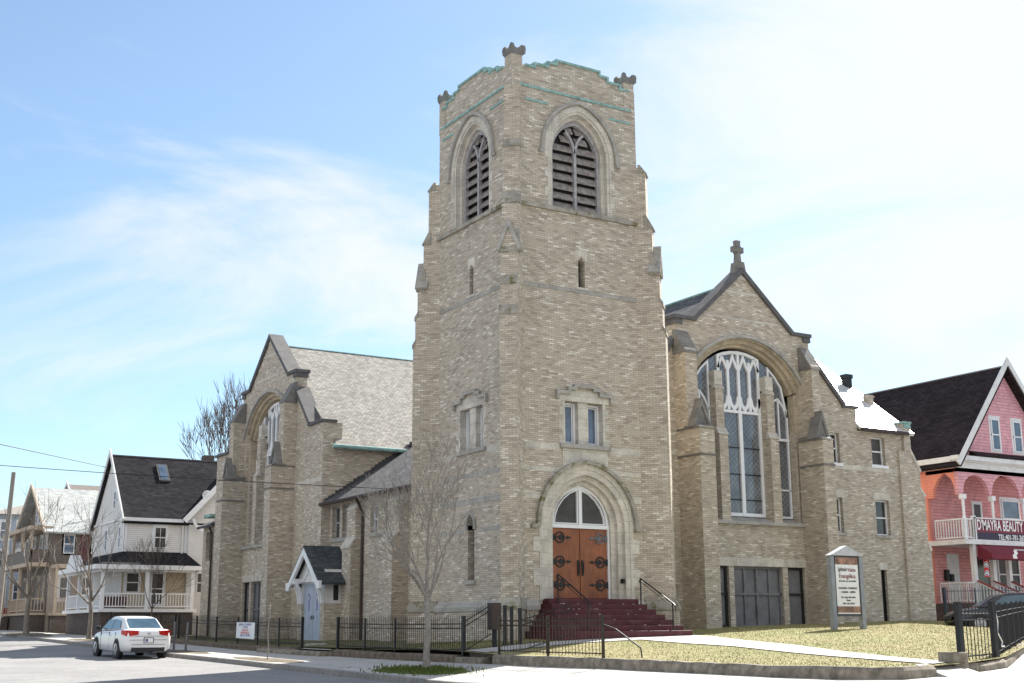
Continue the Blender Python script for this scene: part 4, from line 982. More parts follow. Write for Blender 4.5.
kz = lambda x, y: kt(x, y)-.01
IRB = plain('bronzed_iron', (.055, .045, .032), .45, .6, .35, 5)
fence('iron_fence', 'short weathered iron picket fence on the concrete kerb in front of the church steps', [(-3.36, -4.1), (-3.44, -8.9)], .96, .145, 2.65, kz, IRB, spear=.06, endpost=.028, rails=(.10, -.10, -.22))
fence('iron_fence', 'long black iron picket fence between the tower and the pale blue porch door', [(-3.3, 6.35), (-3.3, -2.1)], .98, .125, 2.1)
fence('iron_fence', 'black iron picket fence left of the porch, carrying the white banner', [(-3.3, 9.4), (-3.3, 15.9), (-3.3, 23.5)], .98, .125, 2.2)
fence('iron_fence', 'black wire and rail fence near the parked white car and two grey posts', [(-3.3, 24.0), (-3.3, 35)], .98, .5, 2.2, None, IRN, thick=.006)
fence('iron_fence', 'short end of the black fence at the lawn corner, seen face-on with few wide-set bars', [(-.58, -16.72), (1.78, -15.65)], 1.1, .25, 2.7, lambda x, y: pave(x, y)+.17, spear=-.02, thick=.012, endpost=.055)
fence('iron_fence', 'long black fence running away along the right-hand sidewalk with closely set bars', [(1.95, -15.52), (9.8, -10.15), (20, -3.3), (27, 1.4)], 1.12, .17, 2.2, lambda x, y: pave(x, y)+.17, spear=-.02, thick=.014, endpost=.055)
# a drooping white cable tied to the fence corner
tag(MB().tube([(1.95, -15.6, 1.9), (2.25, -15.4, 1.72), (2.15, -15.45, 1.5), (2.6, -15.2, 1.3), (2.5, -15.25, 1.2), (3.1, -14.85, 1.2)], .014, 5).build('white_cable', WHT), 'loose white cable hanging on the corner post of the right-hand fence', 'cable')
tag(MB().box(-1.12, -.72, -17.0, -16.6, .7, 1.15).build('concrete_block', CON, bevel=.02), 'square concrete block beside the end of the right-hand fence', 'block')
# sloping rail fences and meter box at the side walk
for i, (y, lab) in enumerate(((-2.05, 'sloping iron railing climbing left of the garden steps to the meter box'), (-3.5, 'short sloping iron railing behind the near fence, right of the meter box'))):
    o = thing('sloping_railing', lab, 'railing', (-3.3 if i == 0 else -2.6, y, .95)); rl = MB(); pk = MB()
    x0, x1 = (-3.25, -2.4) if i == 0 else (-2.4, -.6); z0_, z1_ = 1.85, 2.3
    for dz in (0, -.14, -.8): rl.tube([(x0, y, z0_+dz), (x1, y, z1_+dz)], .014, 4)
    for k in range(12):
        t = (k+.5)/12; x = x0+(x1-x0)*t; z = z0_+(z1_-z0_)*t; pk.tube([(x, y, z-.82), (x, y, z+.12)], .009, 4)
    rl.build('rail', IRN, o); pk.build('picket_panel', IRN, o)
o = thing('meter_box', 'tall dark metal box on a post beside the garden steps', 'box', (-2.5, -2.15, 1.1))
MB().box(-2.5, -2.2, -2.3, -2.05, 1.62, 2.36).build('cabinet', BRN, o, bevel=.01); MB().box(-2.4, -2.3, -2.22, -2.12, .9, 1.62).build('post', IRN, o)
for i, x in enumerate((-2.0, -1.78, -1.5)):
    tag(MB().box(x-.04, x+.04, -2.2, -2.12, 1.2, 2.3-.04*i).build('iron_post', IRN), ['first', 'second', 'third'][i]+' square black gate post to the right of the dark meter box', 'post', 'black gate posts by the garden steps')
# handrails on the entrance steps
for i, x in enumerate((.95, 4.12)):
    o = thing('handrail', ['black iron handrail on the left side of the maroon steps', 'black iron handrail on the right side of the maroon steps'][i], 'handrail', (x, -1.2, 1.4), 'handrails on the entrance steps')
    yt, yb_ = (-.45, -2.05)
    zt_, zb2 = (3.28, 2.45) if i == 0 else (3.2, 2.4)
    MB().tube([(x, yt+.06, zt_-.12), (x, yt, zt_), (x, yb_, zb2), (x, yb_-.12, zb2-.08), (x, yb_-.14, zb2-.25)], .022, 6).tube([(x, yt, zt_-.1), (x, yb_, zb2-.12)], .012, 5).build('rail', IRN, o)
    MB().tube([(x, yt, zt_), (x, yt, 2.3)], .022, 6).build('post', IRN, o); MB().tube([(x, yb_, zb2), (x, yb_, 1.45)], .022, 6).build('post', IRN, o)
o = thing('bent_handrail', 'bent black pipe rail leaning off the right end of the short iron fence', 'handrail', (-3.45, -9.0, .95))
MB().tube([(-3.45, -8.95, 1.72), (-3.3, -9.2, 1.62), (-3.0, -9.75, 1.2), (-2.98, -9.78, .95)], .018, 6).build('rail', IRN, o)

# ================================================================ TEXT
def text(s_, F, u, v, size, mat, parent, name='lettering', d=.012, align='CENTER', sx=1, font_shear=0, bold=0):
    cu = bpy.data.curves.new(name, 'FONT'); cu.body = s_; cu.size = size; cu.align_x = align; cu.align_y = 'CENTER'; cu.extrude = .003; cu.shear = font_shear; cu.offset = bold
    tmp = bpy.data.objects.new('tmp', cu); col.objects.link(tmp)
    me = bpy.data.meshes.new_from_object(tmp); bpy.data.objects.remove(tmp)
    L = Vector((0, 0, 0)); q = parent
    while q is not None: L = L+Vector(q.location); q = q.parent
    for vt in me.vertices:
        p = P(F, u+vt.co.x*sx, v+vt.co.y, d+vt.co.z); vt.co = Vector(p)-L
    me.materials.clear(); me.materials.append(mat)
    o = bpy.data.objects.new(name, me); col.objects.link(o); o.parent = parent; return o
INK = plain('dark_ink', (.05, .035, .045), .6); INKR = plain('wine_ink', (.22, .04, .05), .6); WTX = plain('white_lettering', (.85, .84, .84), .5)
sgx, sgy = 10.98, -2.0
sg = thing('church_sign', 'white notice board with grey posts and small gable roof on the lawn', 'sign', (11.7, -2, 1.58))
FSg = S_(-2.0, 11.68)
for s_, d_ in ((-1, 0), (1, 0)):
    MB().rect(FSg, *sorted((s_*.60, s_*.76)), 1.25, 4.0, -.09, .09).build('sign_post', plain('blue_grey_paint', (.27, .29, .33), .6, 0, .15), sg)
MB().rect(FSg, -.6, .6, 2.0, 4.02, -.06, .05).build('sign_case', plain('dark_sign_case', (.06, .065, .075), .5), sg)
bo_ = MB().rect(FSg, -.53, .53, 2.08, 3.96, .03, .065).build('sign_panel', WHC, sg)
PH = plain('brown_photo_strip', (.28, .16, .11), .5, 0, .7, 3.5)
MB().rect(FSg, -.53, .53, 3.72, 3.96, .05, .069).build('photo_strip', PH, bo_); MB().rect(FSg, -.53, .53, 2.12, 2.33, .05, .069).build('photo_strip', PH, bo_)
MB().prism(FSg, [(-.80, 4.02), (.80, 4.02), (0, 4.36)], -.13, .13).build('sign_roof', plain('pale_sign_roof', (.5, .52, .55), .5), sg)
for q in (('Iglesia', -.22, 3.56, .24, INK, .3, .8), ('Visión', .22, 3.54, .22, INKR, 0, .8), ('Evangélica', 0, 3.33, .26, INKR, 0, .82), ('sirviendo a la comunidad', 0, 3.17, .10, INK, 0, .9), ('HORARIO: DOMINGO', 0, 2.93, .11, INK, 0, .9), ('11:00AM - 1:00PM', 0, 2.80, .11, INK, 0, .9),
          ('Rev. Jorge Mercedes', 0, 2.63, .10, INK, 0, .9), ('Pastor', 0, 2.53, .10, INK, 0, .9), ('401-626-2914', 0, 2.42, .11, INK, 0, 1.0)):
    text(q[0], FSg, q[1], q[2], q[3]*.78, q[4], bo_, d=.07, sx=q[6]*1.15, font_shear=q[5], bold=.002)
# banner on the left fence
sheet('yard_ground', [(-3.15, -1.9), (-3.15, 12), (-3.15, 35)], [(1.5, -1.9), (1.5, 12), (1.5, 35)], lambda x, y: lawn(x, y)+.012, lambda x, y: lawn(x, y)+.012, plain('shade_toned_grass', (.15, .14, .075), .95, 0, .45, 2.5, .8, .1), rows=14)  # overlay on the yard lawn, its shade put into a darker colour
bn = thing('fence_banner', 'white paper banner with red and blue writing tied to the left fence', 'banner', (-3.4, 12.9, 1.2))
FB = W_(-3.42, 14.75)
bp_ = MB().prism(FB, [(-1.0, 1.33), (1.0, 1.38), (.95, 1.98), (-1.02, 1.95)], 0, .012).build('banner_sheet', WHC, bn)
BLI = plain('blue_ink', (.12, .12, .3), .6); RDI = plain('red_ink', (.6, .1, .12), .6)
FBm = FR((-3.42, 14.75, 0), (0, -1, 0), (0, 0, 1), (-1, 0, 0))
for t_, v_, mt_ in (('SERVICIO DOMINGO', 1.88, BLI), ('11:00 AM', 1.78, BLI), ('ORACION', 1.67, RDI), ('BIENVENIDOS', 1.57, RDI), ('MARTES 7:00 PM', 1.47, BLI)):
    text(t_, FBm, 0, v_, .12, mt_, bp_, d=.014, sx=1.25)

# ================================================================ TREES
def bare_tree(name, label, base, H, seed, r0, spread, mat, fork=.45, levels=5, cat='tree', grp=None, twig=.006, nmain=4, lean=0, kids=(2, 3)):
    rr = random.Random(seed); o = thing(name, label, cat, base, grp)
    b = Vector(base); tr_ = MB(); br_ = MB()
    top = b+Vector((lean, 0, H*fork)); pts = [b+Vector((0, 0, -.15)), b+Vector((0, 0, .05))]
    for k in range(1, 5): pts.append(b.lerp(top, k/4)+Vector((rr.uniform(-.04, .04), rr.uniform(-.04, .04), 0)))
    tr_.tube(pts, [r0*1.5, r0*1.25, r0, r0*.92, r0*.85, r0*.78], 9)
    tr_.build('trunk', mat, o, smooth=True)
    def grow(p, d, L, r, lv):
        n = 4; q = [p]; dd = d.copy()
        for k in range(n):
            dd = (dd+Vector((rr.uniform(-1, 1), rr.uniform(-1, 1), rr.uniform(-.6, 1)))*.16+Vector((0, 0, .05))).normalized(); q.append(q[-1]+dd*L/n)
        rs = [r*(1-.45*k/n) for k in range(n+1)]
        if lv == 0: rs[-1] = .002
        br_.tube(q, rs, 5 if lv > 2 else 3, cap=False)
        if lv <= 0: return
        for c in range(rr.randint(*kids)):
            t = rr.choice((2, 3, 4, 4)); a = rr.uniform(0, 6.283); tilt = rr.uniform(.35, .85)
            pr_ = dd.orthogonal().normalized(); pr_.rotate(Matrix.Rotation(a, 3, dd)); nd_ = (dd*math.cos(tilt)+pr_*math.sin(tilt)*spread); nd_.z = max(nd_.z, -.15)+.12
            grow(q[t], nd_.normalized(), L*rr.uniform(.62, .85), max(rs[t]*.62, twig), lv-1)
        grow(q[-1], dd, L*.75, max(rs[-1]*.9, twig), lv-1)
    L0 = H*(1-fork)*.36
    for k in range(nmain):
        a = 6.283*k/nmain+rr.uniform(-.4, .4); t = rr.uniform(.25, .8)
        d = Vector((math.cos(a)*math.sin(t)*spread, math.sin(a)*math.sin(t)*spread, math.cos(t))).normalized()
        grow(b.lerp(top, rr.uniform(.82, 1)), d, L0*rr.uniform(.85, 1.15), r0*.5, levels-1)
    grow(top, Vector((0, 0, 1)), L0*1.1, r0*.6, levels-1)
    br_.build('branches', mat, o, recalc=False)
    return o
bare_tree('bare_street_tree', 'slender leafless tree on the sidewalk in front of the tower', (-5.25, -3.6, pave(-5.25, -3.6)), 5.7, 11, .085, 1.1, BARKL, .36, 5, nmain=6, twig=.008, kids=(1, 3))
bare_tree('bare_street_tree', 'thin leafless tree on the sidewalk in front of the white house porch', (-5.5, 30.2, pave(-5.5, 30.2)), 6.4, 5, .11, 1.0, BARK, .28, 4, nmain=4, twig=.010, kids=(1, 3))
bare_tree('bare_street_tree', 'wide leafless tree at the far left beside the utility pole', (-5.9, 42.5, pave(-5.9, 42.5)), 7.6, 8, .15, 1.4, BARK, .28, 5, nmain=5, twig=.011, kids=(1, 2))
bare_tree('bare_background_tree', 'tall leafless tree rising behind the left gable of the church', (12.4, 60, 1.3), 17.2, 21, .24, .6, BARKD, .45, 5, twig=.02, nmain=8)
bare_tree('sapling', 'thin bare sapling in the sidewalk soil strip by the stoop kerb', (-6.1, 5.4, pave(-6.1, 5.4)), 2.9, 2, .018, .4, BARKL, .6, 2, nmain=2, twig=.004)
bare_tree('bare_shrub_tree', 'small bare tree behind the fence in front of the white porch rail', (-2.6, 30, 1.35), 5.0, 31, .05, .9, BARKD, .3, 4, nmain=4, twig=.008)
# soil patches and grass round the street trees
GRS = plain('green_grass_patch', (.10, .13, .035), .95, 0, .5, 9, .8, .1)
def patch(name, cx, cy, rx, ry, mat, lab):
    mb = MB(); rr = random.Random(int(cx*10)); n = 22; vs = [(cx, cy, pave(cx, cy)+.035)]
    for k in range(n):
        a = 6.283*k/n; q = rr.uniform(.85, 1.12); x, y = cx+rx*q*math.cos(a), cy+ry*q*math.sin(a); vs.append((x, y, pave(x, y)+.008))
    mb.add(vs, [(0, k+1, (k+1) % n+1) for k in range(n)]); return tag(mb.build(name, mat, smooth=True), kind='structure')
patch('grass_patch', -5.5, -3.8, .9, 2.0, GRS, ''); patch('soil_patch', -6.0, 5.6, .55, 2.6, DIRT, ''); patch('soil_patch', -5.9, 14.5, .55, 2.6, DIRT, ''); patch('soil_patch', -5.6, 30, .9, 2.0, DIRT, ''); patch('soil_patch', -5.9, 42, 1.0, 4, DIRT, '')
def grass(name, fn, zf, n, seed, h0, h1, mat, lab):
    rr = random.Random(seed); mb = MB(); vs = []; fs = []
    while len(fs) < n:
        p = fn(rr)
        if p is None: continue
        x, y = p; z = zf(x, y); a = rr.uniform(0, 6.283); wv = rr.uniform(.008, .02); h = rr.uniform(h0, h1); dx, dy = math.cos(a)*wv, math.sin(a)*wv; lx, ly = rr.uniform(-.04, .04), rr.uniform(-.04, .04)
        k = len(vs); vs += [(x-dx, y-dy, z-.01), (x+dx, y+dy, z-.01), (x+lx, y+ly, z+h)]; fs.append((k, k+1, k+2))
    mb.v = vs; mb.f = fs; mb.i = [(0, 0)]; o = mb.build(name, mat, recalc=False); return tag(o, lab, kind='stuff')
PLpoly = PL[:-1]+[(28, 2), (22, 3.5), (9, 2.4), (6, -.5), (-.5, -1), (-.8, 7), (.5, 16), (0, 36)]
PA = [(1.9, -2.75), (1.2, -8), (-1.0, -14.4), (-2.05, -17.2), (-.8, -16.75), (.2, -14.4), (3.1, -8.3), (5.0, -2.7)]
def lawn_pt(rr):
    x, y = rr.uniform(-4.2, 28), rr.uniform(-18, 5)
    if not inside(x, y, PLpoly) or inside(x-.3, y+.25, PLpoly) is False and False: return None
    if not inside(x-.35, y-.25, PLpoly) or inside(x, y, PA) or (-3.4 < y < -2.1 and x < 5) or (x > -.2 and x < 5.3 and y > -2.8): return None
    return (x, y)
gm, t_, b_ = newmat('dry_grass_blades'); g_ = nd(t_, 'ShaderNodeNewGeometry'); cc = ramp(t_, noise(t_, g_.outputs['Position'], 6, 4, .7), [(.3, (.25, .245, .09)), (.5, (.33, .295, .135)), (.7, (.41, .36, .20))])
t_.links.new(cc, b_.inputs['Base Color']); b_.inputs['Roughness'].default_value = .9
grass('grass', lawn_pt, lawn, 45000, 1, .01, .03, gm, 'short dry yellow-green grass on the church lawn')
grass('grass', lambda rr: (-3.2+rr.random()*2.6, rr.uniform(-2, 30)), lawn, 9000, 2, .02, .07, plain('shade_toned_blades', (.14, .15, .06), .9, 0, .4, 3), 'grass in the narrow yard behind the left fence, shade put into its darker colour')  # blades toned down to carry the yard's shade in their colour
grass('grass', lambda rr: (-5.5+rr.gauss(0, .4), -3.8+rr.gauss(0, .9)), lambda x, y: pave(x, y)+.01, 2500, 3, .03, .10, GRS, 'green grass tuft round the foot of the front street tree')

# ================================================================ CARS
def car(label, loc, heading, paint, plate=True):
    """heading: direction the nose points, radians from +X; built with the nose on +X"""
    o = thing('parked_car', label, 'car', loc); hw = .91
    def X(s_, y, z): return (s_+loc[0], y+loc[1], z+loc[2])
    # lower body: sections from tail to nose: x, half width at belt, sill z, belt z, crown z
    sec = [(-2.40, .66, .42, .86, .88), (-2.36, .80, .36, .97, 1.00), (-2.22, .875, .27, 1.02, 1.055), (-1.9, .90, .22, 1.03, 1.07), (-1.3, .91, .20, 1.01, 1.03), (-.4, .915, .20, .97, .99), (.6, .91, .20, .94, .96), (1.2, .90, .20, .91, .95), (1.8, .87, .22, .84, .88), (2.15, .80, .28, .76, .79), (2.35, .62, .36, .64, .66)]
    rings = []
    for x, w_, zs, zb_, zc_ in sec:
        half = [(w_*.80, zs), (w_*.97, zs+.08), (w_*1.0, zs+.26), (w_*1.0, zb_-.20), (w_*.965, zb_-.05), (w_*.88, zb_), (w_*.5, zc_), (0, zc_+.01)]
        ring_ = [X(x, y, z) for y, z in half]+[X(x, -y, z) for y, z in reversed(half[:-1])]
        rings.append(ring_)
    body = MB().loft(rings).build('body', paint, o, smooth=True)
    # greenhouse
    gh = [(-1.98, .66, 1.045, .66, 1.05, 0), (-1.25, .80, 1.02, .60, 1.40, 0), (-.6, .82, 1.0, .61, 1.46, .02), (.1, .82, .98, .60, 1.455, .02), (.55, .81, .97, .58, 1.38, 0), (1.35, .76, .93, .70, .945, 0)]
    rings = [[X(x, wb, zb_), X(x, (wb*.35+wt*.65), zb_+(zt_-zb_)*.7), X(x, wt, zt_), X(x, wt*.6, zt_+q), X(x, 0, zt_+q*1.2), X(x, -wt*.6, zt_+q), X(x, -wt, zt_), X(x, -(wb*.35+wt*.65), zb_+(zt_-zb_)*.7), X(x, -wb, zb_)] for x, wb, zb_, wt, zt_, q in gh]
    MB().loft(rings, closed=True).build('cabin', paint, o, smooth=False, bevel=.01)
    e = .012
    MB().add([X(-1.93, -.60, 1.075+e), X(-1.93, .60, 1.075+e), X(-1.30, .545, 1.395+e), X(-1.30, -.545, 1.395+e)], [(0, 1, 2, 3)]).build('rear_window', GLC, o)
    MB().add([X(1.30, -.64, .97+e), X(1.30, .64, .97+e), X(.60, .53, 1.375+e), X(.60, -.53, 1.375+e)], [(0, 1, 2, 3)]).build('windscreen', GLC, o)
    for s_ in (-1, 1):
        for (a, b) in (((-1.42, 1.06, -1.12, 1.34), (-.42, 1.02, -.42, 1.38)), ((-.34, 1.02, -.34, 1.38), (.92, .98, .42, 1.34))):
            def yy(x, z): return s_*(.838-(z-1.0)*.42)
            MB().add([X(a[0], yy(0, a[1]), a[1]), X(b[0], yy(0, b[1]), b[1]), X(b[2], yy(0, b[3]), b[3]), X(a[2], yy(0, a[3]), a[3])], [(0, 1, 2, 3)]).build('side_window', GLC, o)
        to = [(-2.425, .40, .86, .985), (-2.42, .62, .815, 1.0), (-2.33, .84, .80, 1.005), (-2.0, .925, .87, 1.0)]
        tl = MB().loft([[X(x, s_*y, a), X(x, s_*y, b), X(x+.12, s_*(y-.06), b), X(x+.12, s_*(y-.06), a)] for x, y, a, b in to])
        tl.build('tail_light', RED, o)
        MB().add([X(-2.43, s_*.52, .80), X(-2.40, s_*.74, .765), X(-2.40, s_*.74, .80), X(-2.43, s_*.52, .835)], [(0, 1, 2, 3)]).build('reversing_light', CLRL, o)
        MB().add([X(2.36, s_*.40, .62), X(2.18, s_*.76, .64), X(2.05, s_*.80, .74), X(2.28, s_*.42, .70)], [(0, 1, 2, 3)]).build('headlight', CLRL, o)
        MB().box(*sorted((loc[0]+.85, loc[0]+1.02)), *sorted((loc[1]+s_*.90, loc[1]+s_*1.08)), loc[2]+.98, loc[2]+1.12).build('wing_mirror', BLKP, o, bevel=.02)
        for x in (-1.42, 1.36):
            arch = MB().tube([X(x, s_*.80, .33), X(x, s_*.922, .33)], .385, 24).build('wheel_arch', BLKP, o)
            wh = MB(); wh.tube([X(x, s_*.72, .33), X(x, s_*.92, .33), X(x, s_*.935, .33)], [.33, .33, .30], 24); who = wh.build('wheel', RUB, o)
            rm = MB().tube([X(x, s_*.90, .33), X(x, s_*.945, .33)], [.22, .21], 20)
            for k in range(5):
                a = 6.283*k/5; rm.tube([X(x, s_*.95, .33), X(x+.2*math.cos(a), s_*.945, .33+.2*math.sin(a))], .025, 5)
            rm.build('rim', RIM, who)
    MB().rect(FR((loc[0]-2.36, loc[1], loc[2]), (0, 1, 0), (0, 0, 1), (-1, 0, 0)), -.62, .62, .26, .42, -.05, .035).build('lower_bumper', BLKP, o, bevel=.01)
    if plate:
        Fp = FR((loc[0]-2.40, loc[1], loc[2]), (0, -1, 0), (0, 0, 1), (-1, 0, 0))
        MB().rect(Fp, -.19, .19, .56, .76, -.02, .015).build('plate_frame', BLKP, o); pl = MB().rect(Fp, -.16, .16, .58, .74, -.02, .02).build('number_plate', WHC, o); MB().rect(Fp, -.13, -.03, .61, .71, .02, .024).build('plate_emblem', BLI, pl)
        MB().rect(Fp, -.05, .05, .86, .93, -.02, .03).build('badge', RIM, o)
    for q in ((-.62, .62, .505, .515), (-.62, .62, .80, .808)): MB().rect(FR((loc[0]-2.40, loc[1], loc[2]), (0, -1, 0), (0, 0, 1), (-1, 0, 0)), *q, -.02, .012).build('boot_seam', BLKP, o)
    for s_ in (-1, 1):
        for x in (-.38, -1.2, .75): MB().rect(FR((loc[0]+x, loc[1]+s_*.90, loc[2]), (1, 0, 0), (0, 0, 1), (0, s_, 0)), -.004, .004, .35, .92, -.02, .016).build('door_seam', BLKP, o)
        MB().rect(FR((loc[0]-.55, loc[1]+s_*.90, loc[2]), (1, 0, 0), (0, 0, 1), (0, s_, 0)), -.09, .09, .79, .82, 0, .035).build('door_handle', RIM, o)
    MB().box(loc[0]-2.3, loc[0]-1.6, loc[1]-.3, loc[1]-.2, loc[2]+.22, loc[2]+.30).build('exhaust', IRG, o)
    o.rotation_euler = (0, 0, heading); o.scale = (1, .93, .98); return o
cz = pave(-8.0, 14.2)-.13
o = car('white sedan parked at the kerb with red tail lights towards the camera', (-8.0, 14.2, cz), R(90), CARW); o.rotation_euler = (0, math.radians(-1.2), R(90))
car('black car behind the right-hand fence in front of the pink house', (20.3, -1.9, 1.42), R(142), CARK, False)
# two grey bollards with a cross bar
for i, (x, y) in enumerate(((-5.95, 15.5), (-5.85, 14.4))):
    z = pave(x, y); tag(MB().tube([(x, y, z-.1), (x+(.0 if i == 0 else .05), y, z+1.08)], .045, 8).build('grey_post', IRG), ['straight grey metal post standing in the soil behind the white car', 'leaning grey metal post nearest the fence behind the white car'][i], 'post', 'grey posts behind the white car')

# ================================================================ POLES AND WIRES
up_ = thing('utility_pole', 'tall weathered wooden utility pole at the left edge', 'utility pole', (-6.0, 50.5, pave(-6, 50.5)))
MB().tube([(-6.05, 50.5, 1.2), (-5.75, 50.5, 11.4)], [.19, .13], 10).build('pole', BARKL, up_)
MB().tube([(-6.3, 50.3, 3.2), (-6.3, 50.3, 4.2)], .17, 8).build('white_canister', WHT, up_)
def wire(label, a, b, sag, r=.011):
    a, b = Vector(a), Vector(b); pts = [a.lerp(b, k/24)-Vector((0, 0, sag*4*(k/24)*(1-k/24))) for k in range(25)]
    return tag(MB().tube(pts, r, 4).build('overhead_wire', IRN), label, 'wire')
wire('upper overhead wire running down to the gable of the white house', (-19.0, 6.2, 7.8), (-2.25, 42, 11.0), .0, .018)
for (x, y, h, lb) in ((-19.0, 6.2, 8.3, 'nearer wooden pole across the street holding the upper wire'), (-24.7, 30.5, 10.4, 'farther wooden pole across the street holding the lower wire')):
    pz = pave(x, y); up2 = thing('utility_pole', lb, 'utility pole', (x, y, pz)); MB().tube([(x, y, pz-.3), (x, y, h)], [.17, .12], 10).build('pole', BARKL, up2)
wire('long lower overhead wire crossing the sky, the white house roof and the left gable', (-24.7, 30.5, 9.9), (.9, 9.45, 6.8), .25, .013)

# ================================================================ HOUSES
PNK = siding_mat('pink_shingle_siding', (.84, .42, .47), .15, (.6, .35, .38), True)
PNS = siding_mat('salmon_clapboard', (.86, .30, .21), .11, (.45, .2, .17))
WSD = siding_mat('white_clapboard', (.82, .80, .78), .11, (.42, .38, .33))
CSD = siding_mat('cream_clapboard', (.62, .52, .38), .11, (.45, .38, .28))
BSD = siding_mat('brown_shingle_siding', (.17, .135, .11), .14, (.1, .08, .07), True)
MSD = siding_mat('maroon_siding', (.12, .03, .035), .12, (.1, .05, .05))
BLS = siding_mat('pale_blue_siding', (.42, .50, .60), .11, (.3, .33, .36))
BGE = plain('beige_trim', (.48, .38, .28), .6, 0, .15, 3)
RDB = plain('red_base_paint', (.28, .04, .04), .6, 0, .2, 3)
AWN = plain('burgundy_canvas', (.17, .012, .03), .7, 0, .12, 2)
SGR = plain('burgundy_sign_board', (.20, .012, .035), .45, 0, .08, 2)
FOUND = plain('brown_foundation', (.10, .08, .07), .9, 0, .3, 5, .3)
def gable_block(o, name, x0, x1, y0, y1, z0, ze, zr, mat_s, mat_w, roof, along='x', over=.35, oe=.3, rt=.14, trim=WHT):
    """block with a gable roof; along = direction of the ridge"""
    MB().rect(S_(y0), x0, x1, z0, ze, 0, -.2).build('wall', mat_s, o)
    mb = MB()
    if along == 'x':
        ym = (y0+y1)/2; mb.prism(W_(x0), [(y0+.006, z0), (y1-.006, z0), (y1-.006, ze), (ym, zr-.1), (y0+.006, ze)], .01, -.2); mb.build('gable_wall', mat_w, o); mb = MB().prism(W_(x1), [(y0+.006, z0), (y1-.006, z0), (y1-.006, ze), (ym, zr-.1), (y0+.006, ze)], -.006, -.2)
        mb.build('gable_wall', mat_w, o); MB().rect(S_(y1), x0, x1, z0, ze, 0, -.2).build('back_wall', mat_s, o)
        s = (zr-ze)/(ym-y0); quads = [[(x0-over, y0-oe, ze-oe*s), (x1+over, y0-oe, ze-oe*s), (x1+over, ym, zr), (x0-over, ym, zr)], [(x0-over, y1+oe, ze-oe*s), (x1+over, y1+oe, ze-oe*s), (x1+over, ym, zr), (x0-over, ym, zr)]]
        F = W_(x0-over); pts = [(y1+oe, ze-oe*s-.03), (ym, zr-.03), (y0-oe, ze-oe*s-.03)]
    else:
        xm = (x0+x1)/2; mb.prism(S_(y0), [(x0, ze), (x1, ze), (xm, zr-.1)], .01, -.2); mb.prism(S_(y1), [(x0, z0), (x1, z0), (x1, ze), (xm, zr-.1), (x0, ze)], 0, -.2)
        mb.build('gable_wall', mat_w, o); MB().rect(W_(x0), y0, y1, z0, ze, 0, -.2).build('side_wall', mat_w if mat_w is not mat_s else mat_s, o); MB().rect(W_(x1), y0, y1, z0, ze, 0, -.2).build('side_wall', mat_s, o)
        s = (zr-ze)/(xm-x0); quads = [[(x0-oe, y0-over, ze-oe*s), (x0-oe, y1+over, ze-oe*s), (xm, y1+over, zr), (xm, y0-over, zr)], [(x1+oe, y0-over, ze-oe*s), (x1+oe, y1+over, ze-oe*s), (xm, y1+over, zr), (xm, y0-over, zr)]]
        F = S_(y0-over); pts = [(x1+oe, ze-oe*s-.03), (xm, zr-.03), (x0-oe, ze-oe*s-.03)]
    rm = MB()
    for q in quads:
        v = [Vector(a) for a in q]; n = (v[1]-v[0]).cross(v[3]-v[0]).normalized(); n = n if n.z > 0 else -n
        rm.add([a for a in v]+[a-n*rt for a in v], [(0, 1, 2, 3), (7, 6, 5, 4)]+[(i, (i+1) % 4, (i+1) % 4+4, i+4) for i in range(4)])
    r = rm.build('roof', roof, o)
    MB().strip(F, pts, .0, .24, -.03, .05).build('rake_board', trim, r); return r
def hwin(o, F, a, b, z0, z1, glass=GLD, frame=WHC, bars=0, name='window'):
    w_ = sash(F, a, b, z0, z1, parent=o, lintel=None, name=name, glass=glass, frame=frame, d=.09, sill=False, surround=.10, bars=bars); return w_
def balusters(o, F, a, b, z0, z1, step, mat, name='railing', wb=.02, d=0, z1b=None):
    z1b = z1 if z1b is None else z1b; dz = z1b-z1; m_ = MB(); n = int(abs(b-a)/step)
    for k in range(n+1):
        u = a+(b-a)*k/n; t = k/n*dz; m_.rect(F, u-wb, u+wb, z0+t, z1+t, d-.02, d+.02)
    m_.prism(F, [(a, z1-.0), (b, z1+dz), (b, z1+dz+.07), (a, z1+.07)], d-.04, d+.04); m_.prism(F, [(a, z0), (b, z0+dz), (b, z0+dz+.06), (a, z0+.06)], d-.035, d+.035)
    return m_.build(name, mat, o)

# ---- pink house
ph = thing('pink_house', 'pink and salmon shingled house with near-black roof and burgundy salon sign', 'house', (31, 6, 1.7))
px0, px1, py0, py1 = 27.0, 34.3, 5.5, 18.5
rr_ = gable_block(ph, 'pink', px0, px1, py0, py1, 8.6, 9.3, 13.9, PNK, PNS, ASP, 'y', .45, .35)
